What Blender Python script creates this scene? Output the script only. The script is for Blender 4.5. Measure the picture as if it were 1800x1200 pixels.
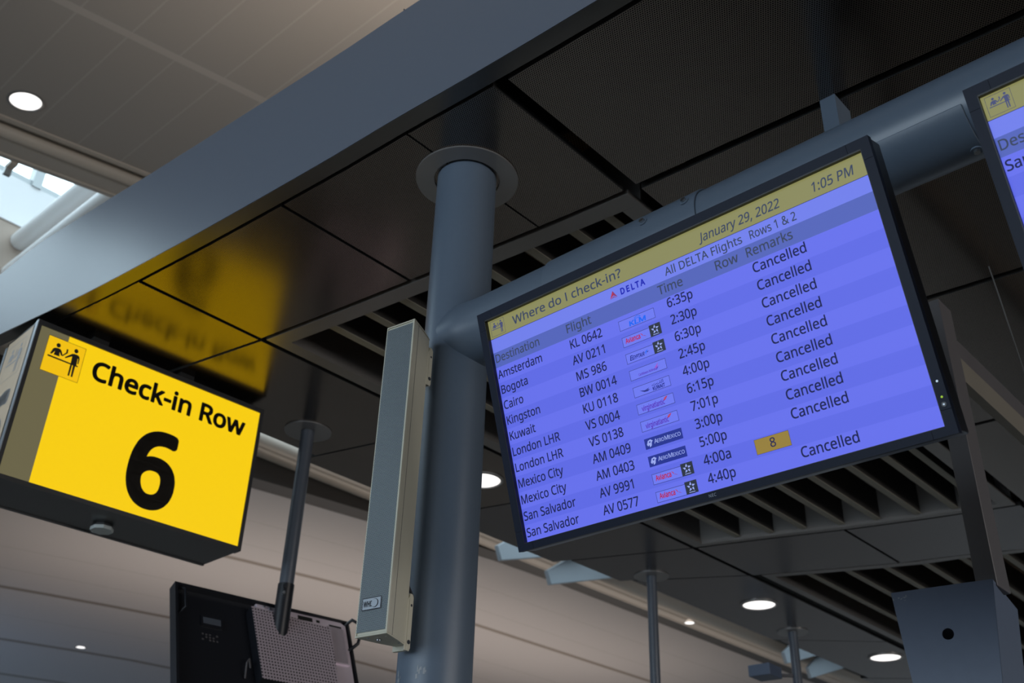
import bpy, math, random
from mathutils import Vector, Matrix

random.seed(7)
SC = bpy.context.scene
COL = SC.collection
for _o in list(SC.objects):
    bpy.data.objects.remove(_o)

# ------------------------------------------------------------------ camera
cam_data = bpy.data.cameras.new('camera')
cam_data.sensor_width = 36.0
cam_data.lens = 1855.56 / 1800.0 * 36.0
cam_data.clip_start = 0.05
cam_data.clip_end = 300
cam_data.dof.use_dof = True
cam_data.dof.focus_distance = 2.45
cam_data.dof.aperture_fstop = 5.6
camera = bpy.data.objects.new('camera', cam_data)
COL.objects.link(camera)
_r = Vector((0.7420309, 0.6696915, 0.0300558))
_u = Vector((0.3204654, -0.3937481, 0.8615476))
_f = Vector((-0.5888055, 0.6296631, 0.5067863))
_m = Matrix((_r, _u, -_f)).transposed().to_4x4()
_m.translation = Vector((0, 0, 1.6))
camera.matrix_world = _m
SC.camera = camera

# ------------------------------------------------------------------ view
SC.view_settings.view_transform = 'Standard'
SC.view_settings.look = 'None'
SC.view_settings.exposure = 0.0
SC.view_settings.gamma = 1.0
SC.view_settings.use_curve_mapping = False

# ------------------------------------------------------------------ sky: overcast, brightest overhead
world = bpy.data.worlds.new('overcast_sky')
SC.world = world
world.use_nodes = True
wt = world.node_tree
wt.nodes.clear()
_out = wt.nodes.new('ShaderNodeOutputWorld')
_bg = wt.nodes.new('ShaderNodeBackground')
_tc = wt.nodes.new('ShaderNodeTexCoord')
_sp = wt.nodes.new('ShaderNodeSeparateXYZ')
_rp = wt.nodes.new('ShaderNodeValToRGB')
_rp.color_ramp.elements[0].position = 0.0
_rp.color_ramp.elements[0].color = (0.16, 0.195, 0.24, 1)
_rp.color_ramp.elements[1].position = 0.50
_rp.color_ramp.elements[1].color = (2.9, 3.45, 3.85, 1)
_e = _rp.color_ramp.elements.new(0.38)
_e.color = (0.20, 0.24, 0.285, 1)
wt.links.new(_tc.outputs['Generated'], _sp.inputs[0])
wt.links.new(_sp.outputs['Z'], _rp.inputs[0])
wt.links.new(_rp.outputs[0], _bg.inputs[0])
wt.links.new(_bg.outputs[0], _out.inputs[0])
_bg.inputs[1].default_value = 1.0


def area_light(name, loc, target, sx, sy, power, color, spread=180):
    d = bpy.data.lights.new(name, 'AREA')
    d.shape = 'RECTANGLE'
    d.size, d.size_y, d.energy, d.color = sx, sy, power, color
    d.spread = math.radians(spread)
    o = bpy.data.objects.new(name, d)
    COL.objects.link(o)
    o.location = loc
    o.rotation_euler = (Vector(target) - Vector(loc)).to_track_quat('-Z', 'Y').to_euler()
    return o


# added warm fill, unseen above the canopy, to brighten the white vault
area_light('vault_fill', (-0.1, 3.0, 5.1), (-1.9, 2.6, 8.35), 2.3, 2.0, 195, (1.0, 0.88, 0.76), 84)
# added warm fill under the far vault, standing for no known lamp
area_light('far_vault_fill', (-15.0, 15.0, 4.0), (-15.0, 15.0, 9), 5, 15, 208, (1.0, 0.89, 0.81))
# daylight from the glazed end of the hall, low on the far left
area_light('window_daylight', (-27.0, 1.0, 3.2), (-27.5, 11.0, 7.6), 10, 3.0, 420, (0.36, 0.62, 1.0))
# added bluish fill behind the camera, to raise the front light
area_light('rear_fill', (-3.0, -7.5, 2.6), (-3.0, 3.0, 3.4), 9, 3.0, 120, (0.74, 0.88, 1.0), 80)
# added fill from the right, to brighten faces turned that way
area_light('side_fill', (11.0, 3.5, 2.4), (0.0, 3.2, 3.0), 9, 3.0, 125, (1.0, 0.95, 0.90), 80)


# ------------------------------------------------------------------ materials
def mat(name, color, rough=0.5, metal=0.0, emit=None, estr=1.0, spec=0.5):
    m = bpy.data.materials.new(name)
    m.use_nodes = True
    b = m.node_tree.nodes['Principled BSDF']
    b.inputs['Base Color'].default_value = (*color, 1)
    b.inputs['Roughness'].default_value = rough
    b.inputs['Metallic'].default_value = metal
    b.inputs['Specular IOR Level'].default_value = spec
    if emit:
        b.inputs['Emission Color'].default_value = (*emit, 1)
        b.inputs['Emission Strength'].default_value = estr
    return m


def srgb(r, g, b):
    def f(v):
        v /= 255.0
        return v / 12.92 if v <= 0.04045 else ((v + 0.055) / 1.055) ** 2.4
    return (f(r), f(g), f(b))


def lit(name, r, g, b, k=1.0):
    """a backlit surface: gives off its own colour"""
    c = srgb(r, g, b)
    return mat(name, (0.02, 0.02, 0.02), 0.45, 0, tuple(v * k for v in c), 1.0, 0.2)


def nd(m, kind, **kw):
    n = m.node_tree.nodes.new(kind)
    for k, v in kw.items():
        setattr(n, k, v)
    return n


def wobble(m, scale, amount, rough_amount=0.0, bump=0.0, stretch=(1, 1, 1)):
    """slight procedural variation of colour, gloss and surface"""
    t = m.node_tree
    b = t.nodes['Principled BSDF']
    tc = nd(m, 'ShaderNodeTexCoord')
    mp = nd(m, 'ShaderNodeMapping')
    mp.inputs['Scale'].default_value = stretch
    nz = nd(m, 'ShaderNodeTexNoise')
    nz.inputs['Scale'].default_value = scale
    nz.inputs['Detail'].default_value = 4
    t.links.new(tc.outputs['Object'], mp.inputs[0])
    t.links.new(mp.outputs[0], nz.inputs['Vector'])
    base = tuple(b.inputs['Base Color'].default_value)
    mx = nd(m, 'ShaderNodeMix', data_type='RGBA')
    mx.inputs[6].default_value = tuple(min(1, v * (1 - amount)) for v in base[:3]) + (1,)
    mx.inputs[7].default_value = tuple(min(1, v * (1 + amount)) for v in base[:3]) + (1,)
    t.links.new(nz.outputs[0], mx.inputs[0])
    t.links.new(mx.outputs[2], b.inputs['Base Color'])
    if rough_amount:
        r0 = b.inputs['Roughness'].default_value
        mr = nd(m, 'ShaderNodeMapRange')
        mr.inputs[3].default_value = max(0.02, r0 - rough_amount)
        mr.inputs[4].default_value = r0 + rough_amount
        t.links.new(nz.outputs[0], mr.inputs[0])
        t.links.new(mr.outputs[0], b.inputs['Roughness'])
    if bump:
        bp = nd(m, 'ShaderNodeBump')
        bp.inputs['Strength'].default_value = bump
        bp.inputs['Distance'].default_value = 0.001
        t.links.new(nz.outputs[0], bp.inputs['Height'])
        t.links.new(bp.outputs[0], b.inputs['Normal'])
    return m


def perforate(m, pitch, hole, dark, axes='XY', hexa=True, offset=(0, 0, 0)):
    """punched holes: a lattice of dark round holes in object space"""
    t = m.node_tree
    b = t.nodes['Principled BSDF']
    tc = nd(m, 'ShaderNodeTexCoord')
    sep = nd(m, 'ShaderNodeSeparateXYZ')
    t.links.new(tc.outputs['Object'], sep.inputs[0])
    cmb = nd(m, 'ShaderNodeCombineXYZ')
    t.links.new(sep.outputs[axes[0]], cmb.inputs[0])
    t.links.new(sep.outputs[axes[1]], cmb.inputs[1])
    size = (pitch, pitch * (math.sqrt(3) if hexa else 1.0), 1.0)
    dists = []
    for k in range(2 if hexa else 1):
        ad = nd(m, 'ShaderNodeVectorMath', operation='ADD')
        ad.inputs[1].default_value = (offset[0] + k * size[0] / 2, offset[1] + k * size[1] / 2, 0)
        t.links.new(cmb.outputs[0], ad.inputs[0])
        dv = nd(m, 'ShaderNodeVectorMath', operation='DIVIDE')
        dv.inputs[1].default_value = size
        t.links.new(ad.outputs[0], dv.inputs[0])
        fr = nd(m, 'ShaderNodeVectorMath', operation='FRACTION')
        t.links.new(dv.outputs[0], fr.inputs[0])
        sb = nd(m, 'ShaderNodeVectorMath', operation='SUBTRACT')
        sb.inputs[1].default_value = (0.5, 0.5, 0)
        t.links.new(fr.outputs[0], sb.inputs[0])
        ml = nd(m, 'ShaderNodeVectorMath', operation='MULTIPLY')
        ml.inputs[1].default_value = (size[0], size[1], 0)
        t.links.new(sb.outputs[0], ml.inputs[0])
        ln = nd(m, 'ShaderNodeVectorMath', operation='LENGTH')
        t.links.new(ml.outputs[0], ln.inputs[0])
        dists.append(ln.outputs['Value'])
    d = dists[0]
    if hexa:
        mn = nd(m, 'ShaderNodeMath', operation='MINIMUM')
        t.links.new(dists[0], mn.inputs[0])
        t.links.new(dists[1], mn.inputs[1])
        d = mn.outputs[0]
    lt = nd(m, 'ShaderNodeMath', operation='LESS_THAN')
    lt.inputs[1].default_value = hole / 2
    t.links.new(d, lt.inputs[0])
    mx = nd(m, 'ShaderNodeMix', data_type='RGBA')
    src = b.inputs['Base Color'].links[0].from_socket if b.inputs['Base Color'].links else None
    if src:
        t.links.new(src, mx.inputs[6])
    else:
        mx.inputs[6].default_value = tuple(b.inputs['Base Color'].default_value)
    mx.inputs[7].default_value = (*dark, 1)
    t.links.new(lt.outputs[0], mx.inputs[0])
    t.links.new(mx.outputs[2], b.inputs['Base Color'])
    sp = nd(m, 'ShaderNodeMath', operation='SUBTRACT')
    sp.inputs[0].default_value = 1.0
    t.links.new(lt.outputs[0], sp.inputs[1])
    s2 = nd(m, 'ShaderNodeMath', operation='MULTIPLY')
    s2.inputs[1].default_value = b.inputs['Specular IOR Level'].default_value
    t.links.new(sp.outputs[0], s2.inputs[0])
    t.links.new(s2.outputs[0], b.inputs['Specular IOR Level'])
    return m


M = {}
M['paint'] = wobble(mat('bluegrey_paint', (0.092, 0.122, 0.165), 0.36), 60, 0.04, 0.03, 0.12)
M['fascia'] = mat('bluegrey_fascia_paint', (0.115, 0.135, 0.175), 0.27, spec=0.8)
M['lip'] = mat('fascia_lip_metal', (0.17, 0.16, 0.15), 0.24, 1.0)
M['soffit'] = perforate(wobble(mat('perforated_soffit_metal', (0.26, 0.222, 0.195), 0.205, 1.0), 5, 0.06, 0.02),
                        0.0076, 0.0045, (0.004, 0.004, 0.004))
M['plain_soffit'] = wobble(mat('plain_soffit_metal', (0.165, 0.152, 0.152), 0.24, 1.0), 5, 0.05, 0.02)
M['void'] = mat('plenum_black', (0.006, 0.006, 0.006), 0.8)
M['plenum'] = perforate(mat('plenum_perforated_brown', (0.42, 0.28, 0.18), 0.6), 0.011, 0.006, (0.006, 0.005, 0.004))
M['frame'] = wobble(mat('louvre_frame_grey', (0.22, 0.205, 0.195), 0.34, 0.6), 9, 0.05)
M['slat'] = mat('louvre_slat_lit_tan', (0.22, 0.205, 0.165), 0.5)  # underside of the slats, its light put into the colour
M['slatshade'] = mat('louvre_slat_shaded_side', (0.035, 0.032, 0.03), 0.5)  # sides of the same slats, shade put into the colour
M['black'] = mat('black_plastic', (0.012, 0.013, 0.017), 0.32)
M['bezel'] = wobble(mat('navy_black_bezel', (0.010, 0.014, 0.028), 0.45, spec=0.12), 200, 0.1)
M['bevel'] = mat('inner_black_edge', (0.003, 0.003, 0.004), 0.5)
M['steel'] = mat('bolt_steel', (0.42, 0.44, 0.46), 0.3, 1.0)
M['beige'] = wobble(mat('beige_enclosure', (0.52, 0.50, 0.405), 0.42), 40, 0.03)
M['grille'] = perforate(mat('speaker_grille', (0.19, 0.225, 0.245), 0.4, 0.2), 0.0042, 0.0024, (0.012, 0.013, 0.014), 'XZ')
M['badge'] = mat('badge_silver', (0.38, 0.42, 0.47), 0.35, 0.6)
M['ink'] = mat('badge_ink', (0.02, 0.025, 0.035), 0.5)
M['cabinet'] = wobble(mat('dark_sign_cabinet', (0.032, 0.032, 0.033), 0.3), 20, 0.05)
M['edge'] = mat('aluminium_edge', (0.35, 0.39, 0.43), 0.35, 0.7)
M['tan'] = mat('unlit_sign_panel', (0.58, 0.45, 0.31), 0.5)
M['greyink'] = mat('unlit_pictogram', (0.33, 0.32, 0.32), 0.5)
M['grey_plastic'] = mat('pale_grey_plastic', (0.4, 0.43, 0.42), 0.45)
M['galv'] = wobble(mat('galvanised_steel', (0.78, 0.67, 0.75), 0.36, 0.4), 14, 0.08, 0.05)
M['cover'] = perforate(mat('perforated_cover_steel', (0.44, 0.37, 0.41), 0.42, 0.15), 0.0145, 0.0078, (0.008, 0.007, 0.009), 'YZ', False)
M['finegalv'] = perforate(mat('fine_perforated_steel', (0.6, 0.52, 0.58), 0.42, 0.3), 0.0062, 0.0036, (0.02, 0.018, 0.02), 'YZ')
M['pole'] = mat('dark_pole_paint', (0.075, 0.085, 0.105), 0.34)
M['collar'] = mat('ceiling_collar_grey', (0.27, 0.26, 0.255), 0.3, 0.5)
M['post'] = mat('dark_post_paint', (0.085, 0.08, 0.085), 0.45)
M['armlit'] = mat('arm_lit_tan', (0.16, 0.145, 0.12), 0.5)  # paler face of the arm, its light put into the colour
M['shroud'] = wobble(mat('shroud_bluegrey', (0.075, 0.10, 0.155), 0.45), 30, 0.06)
M['bare'] = mat('bare_metal_chip', (0.22, 0.235, 0.25), 0.4)
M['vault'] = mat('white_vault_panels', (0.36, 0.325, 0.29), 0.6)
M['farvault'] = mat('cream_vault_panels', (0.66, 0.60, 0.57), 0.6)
M['mould'] = mat('cream_moulding', (0.52, 0.455, 0.385), 0.5)
M['tanwall'] = mat('tan_plaster', (0.40, 0.325, 0.27), 0.6)
M['recess'] = mat('dark_recess', (0.05, 0.043, 0.037), 0.6)
M['white'] = mat('white_paint', (0.82, 0.83, 0.84), 0.5)
M['alu'] = mat('window_aluminium', (0.42, 0.45, 0.46), 0.4, 0.4)
M['fin'] = mat('pale_blue_fin', (0.2, 0.24, 0.27), 0.5)
M['floor'] = wobble(mat('terrazzo_floor', (0.15, 0.135, 0.122), 0.35), 3, 0.08)
M['lamp'] = mat('lamp_diffuser', (0.9, 0.9, 0.9), 0.4, 0, (1.0, 0.96, 0.93), 1.6)
M['trimring'] = mat('lamp_ring', (0.3, 0.29, 0.28), 0.35, 0.5)
M['wire'] = mat('grey_wire', (0.10, 0.10, 0.10), 0.5)
M['glass'] = bpy.data.materials.new('window_glass')
M['glass'].use_nodes = True
_t = M['glass'].node_tree
_t.nodes.clear()
_o2 = _t.nodes.new('ShaderNodeOutputMaterial')
_mx = _t.nodes.new('ShaderNodeMixShader')
_tr = _t.nodes.new('ShaderNodeBsdfTransparent')
_gl = _t.nodes.new('ShaderNodeBsdfGlossy')
_tr.inputs[0].default_value = (0.94, 0.97, 0.97, 1)
_gl.inputs['Roughness'].default_value = 0.05
_mx.inputs[0].default_value = 0.06
_t.links.new(_tr.outputs[0], _mx.inputs[1])
_t.links.new(_gl.outputs[0], _mx.inputs[2])
_t.links.new(_mx.outputs[0], _o2.inputs[0])


def stripes(m, axis, lines, color, period=None):
    """joints between panels: straight bands at given places along one axis"""
    t = m.node_tree
    b = t.nodes['Principled BSDF']
    tc = nd(m, 'ShaderNodeTexCoord')
    sep = nd(m, 'ShaderNodeSeparateXYZ')
    t.links.new(tc.outputs['Object'], sep.inputs[0])
    x = sep.outputs[axis]
    if period:
        a = nd(m, 'ShaderNodeMath', operation='SUBTRACT')
        a.inputs[1].default_value = lines[0][0] - period / 2
        t.links.new(x, a.inputs[0])
        q = nd(m, 'ShaderNodeMath', operation='FLOORED_MODULO')
        q.inputs[1].default_value = period
        t.links.new(a.outputs[0], q.inputs[0])
        x = q.outputs[0]
        lines = [(period / 2, lines[0][1])]
    for c, w in lines:
        s = nd(m, 'ShaderNodeMath', operation='COMPARE')
        s.inputs[1].default_value = c
        s.inputs[2].default_value = w / 2
        t.links.new(x, s.inputs[0])
        mx = nd(m, 'ShaderNodeMix', data_type='RGBA')
        src = b.inputs['Base Color'].links[0].from_socket if b.inputs['Base Color'].links else None
        if src:
            t.links.new(src, mx.inputs[6])
        else:
            mx.inputs[6].default_value = tuple(b.inputs['Base Color'].default_value)
        mx.inputs[7].default_value = (*color, 1)
        t.links.new(s.outputs[0], mx.inputs[0])
        t.links.new(mx.outputs[2], b.inputs['Base Color'])


stripes(M['vault'], 'Y', [(1.752, 0.016)], (0.41, 0.375, 0.34), 0.393)
stripes(M['vault'], 'X', [(-6.01, 0.075), (-1.5, 0.07)], (0.45, 0.41, 0.37))
stripes(M['farvault'], 'X', [(-13.9, 0.03), (-15.0, 0.03), (-17.9, 0.04), (-19.2, 0.04), (-22.7, 0.04)], (0.57, 0.52, 0.48))
stripes(M['farvault'], 'X', [(-15.85, 0.16), (-20.5, 0.2), (-25.0, 0.22), (-29.0, 0.25), (-33.5, 0.25)], (0.34, 0.28, 0.235))


# ------------------------------------------------------------------ mesh helpers
class Frame:
    """a flat working frame: origin, u to the right, v up, n out of the face"""
    def __init__(self, o, u, v):
        self.o, self.u, self.v = Vector(o), Vector(u).normalized(), Vector(v).normalized()
        self.n = self.u.cross(self.v).normalized()

    def at(self, a, b, c=0.0):
        return self.o + self.u * a + self.v * b + self.n * c

    def shifted(self, a, b, c=0.0):
        return Frame(self.at(a, b, c), self.u, self.v)


WORLD = Frame((0, 0, 0), (1, 0, 0), (0, 1, 0))


class MB:
    def __init__(self):
        self.v, self.f, self.m, self.mats = [], [], [], []

    def mi(self, m):
        if m not in self.mats:
            self.mats.append(m)
        return self.mats.index(m)

    def add(self, verts, faces, m):
        k = len(self.v)
        self.v += [Vector(p) for p in verts]
        self.f += [[k + i for i in f] for f in faces]
        self.m += [self.mi(m)] * len(faces)

    def box(self, fr, a0, a1, b0, b1, c0, c1, m):
        p = [fr.at(a, b, c) for c in (c0, c1) for b in (b0, b1) for a in (a0, a1)]
        self.add(p, [(0, 2, 3, 1), (4, 5, 7, 6), (0, 1, 5, 4), (2, 6, 7, 3), (0, 4, 6, 2), (1, 3, 7, 5)], m)

    def prism(self, fr, poly, c0, c1, m):
        n = len(poly)
        area = sum(poly[i][0] * poly[(i + 1) % n][1] - poly[(i + 1) % n][0] * poly[i][1] for i in range(n))
        if area < 0:
            poly = poly[::-1]
        p = [fr.at(a, b, c0) for a, b in poly] + [fr.at(a, b, c1) for a, b in poly]
        self.add(p, [list(range(n))[::-1], list(range(n, 2 * n))] +
                 [(i, (i + 1) % n, n + (i + 1) % n, n + i) for i in range(n)], m)

    def flat(self, fr, poly, c, m):
        n = len(poly)
        area = sum(poly[i][0] * poly[(i + 1) % n][1] - poly[(i + 1) % n][0] * poly[i][1] for i in range(n))
        if area < 0:
            poly = poly[::-1]
        self.add([fr.at(a, b, c) for a, b in poly], [list(range(n))], m)

    def rect(self, fr, a0, a1, b0, b1, c, m):
        self.flat(fr, [(a0, b0), (a1, b0), (a1, b1), (a0, b1)], c, m)

    def outline(self, fr, a0, a1, b0, b1, w, c, m):
        self.rect(fr, a0, a1, b0, b0 + w, c, m)
        self.rect(fr, a0, a1, b1 - w, b1, c, m)
        self.rect(fr, a0, a0 + w, b0 + w, b1 - w, c, m)
        self.rect(fr, a1 - w, a1, b0 + w, b1 - w, c, m)

    def disc(self, fr, a, b, r, c, m, n=28):
        self.flat(fr, [(a + r * math.cos(2 * math.pi * i / n), b + r * math.sin(2 * math.pi * i / n)) for i in range(n)], c, m)

    def tube(self, pts, rad, m, n=24, caps=True):
        """round bar along a path; rad is one radius or one per point"""
        pts = [Vector(p) for p in pts]
        rs = rad if isinstance(rad, (list, tuple)) else [rad] * len(pts)
        k = len(self.v)
        prev = None
        for i, p in enumerate(pts):
            t = (pts[min(i + 1, len(pts) - 1)] - pts[max(i - 1, 0)]).normalized()
            if prev is None:
                s = t.orthogonal().normalized()
            else:
                s = (prev - t * prev.dot(t)).normalized()
            prev = s
            b = t.cross(s)
            self.v += [p + (s * math.cos(2 * math.pi * j / n) + b * math.sin(2 * math.pi * j / n)) * rs[i] for j in range(n)]
        mi = self.mi(m)
        for i in range(len(pts) - 1):
            for j in range(n):
                self.f.append([k + i * n + j, k + i * n + (j + 1) % n, k + (i + 1) * n + (j + 1) % n, k + (i + 1) * n + j])
                self.m.append(mi)
        if caps:
            self.f.append([k + j for j in range(n)][::-1])
            self.f.append([k + (len(pts) - 1) * n + j for j in range(n)])
            self.m += [mi, mi]

    def ring(self, c, r0, r1, z0, z1, m, n=48):
        """flat upright-axis ring"""
        k = len(self.v)
        mi = self.mi(m)
        for i in range(n):
            a = 2 * math.pi * i / n
            for r, z in ((r0, z0), (r1, z0), (r1, z1), (r0, z1)):
                self.v.append(Vector((c[0] + r * math.cos(a), c[1] + r * math.sin(a), z)))
        for i in range(n):
            j = (i + 1) % n
            for q in range(4):
                w = (q + 1) % 4
                self.f.append([k + 4 * i + q, k + 4 * i + w, k + 4 * j + w, k + 4 * j + q])
                self.m.append(mi)

    def strip(self, xs, lo, hi, m):
        """solid ribbon along x: lo(x), hi(x) give the (y, z) corners of its rectangular section"""
        k = len(self.v)
        mi = self.mi(m)
        for x in xs:
            (y0, z0), (y1, z1) = lo(x), hi(x)
            self.v += [Vector((x, y0, z0)), Vector((x, y1, z0)), Vector((x, y1, z1)), Vector((x, y0, z1))]
        for i in range(len(xs) - 1):
            for q in range(4):
                w = (q + 1) % 4
                self.f.append([k + 4 * i + q, k + 4 * i + w, k + 4 * i + 4 + w, k + 4 * i + 4 + q])
                self.m.append(mi)
        e = k + 4 * (len(xs) - 1)
        self.f += [[k + 3, k + 2, k + 1, k], [e, e + 1, e + 2, e + 3]]
        self.m += [mi, mi]

    def build(self, name, parent=None, bevel=0.0, smooth=True, seg=2):
        org = ORIGIN.get(parent.name, Vector()) if parent else Vector()
        me = bpy.data.meshes.new(name)
        me.from_pydata([tuple(p - org) for p in self.v], [], self.f)
        for m in self.mats:
            me.materials.append(m)
        me.polygons.foreach_set('material_index', self.m)
        import bmesh
        bm = bmesh.new()
        bm.from_mesh(me)
        if bevel:
            bmesh.ops.remove_doubles(bm, verts=bm.verts, dist=1e-6)
            bmesh.ops.recalc_face_normals(bm, faces=bm.faces)
        bm.to_mesh(me)
        bm.free()
        me.update()
        if smooth:
            me.shade_smooth()
            me.set_sharp_from_angle(angle=math.radians(32))
        o = bpy.data.objects.new(name, me)
        COL.objects.link(o)
        if bevel:
            b = o.modifiers.new('bevel', 'BEVEL')
            b.width = bevel
            b.segments = seg
            b.limit_method = 'ANGLE'
            b.angle_limit = math.radians(40)
        if parent:
            o.parent = parent
            ORIGIN[o.name] = org
        else:
            ORIGIN[o.name] = Vector()
        return o


ORIGIN = {}


def thing(name, label, cat, loc, group=None):
    o = bpy.data.objects.new(name, None)
    o.empty_display_size = 0.1
    COL.objects.link(o)
    o.location = loc
    ORIGIN[o.name] = Vector(loc)
    return tag(o, label, cat, group)


def tag(o, label, cat, group=None):
    o['label'] = label
    o['category'] = cat
    if group:
        o['group'] = group
    return o


def structure(o):
    o['kind'] = 'structure'
    return o


def lerp(xs, ys):
    def f(x):
        if x <= xs[0]:
            return ys[0] + (ys[1] - ys[0]) / (xs[1] - xs[0]) * (x - xs[0])
        for i in range(len(xs) - 1):
            if x <= xs[i + 1] or i == len(xs) - 2:
                return ys[i] + (ys[i + 1] - ys[i]) / (xs[i + 1] - xs[i]) * (x - xs[i])
    return f


def samples(a, b, n):
    return [a + (b - a) * i / n for i in range(n + 1)]


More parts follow.
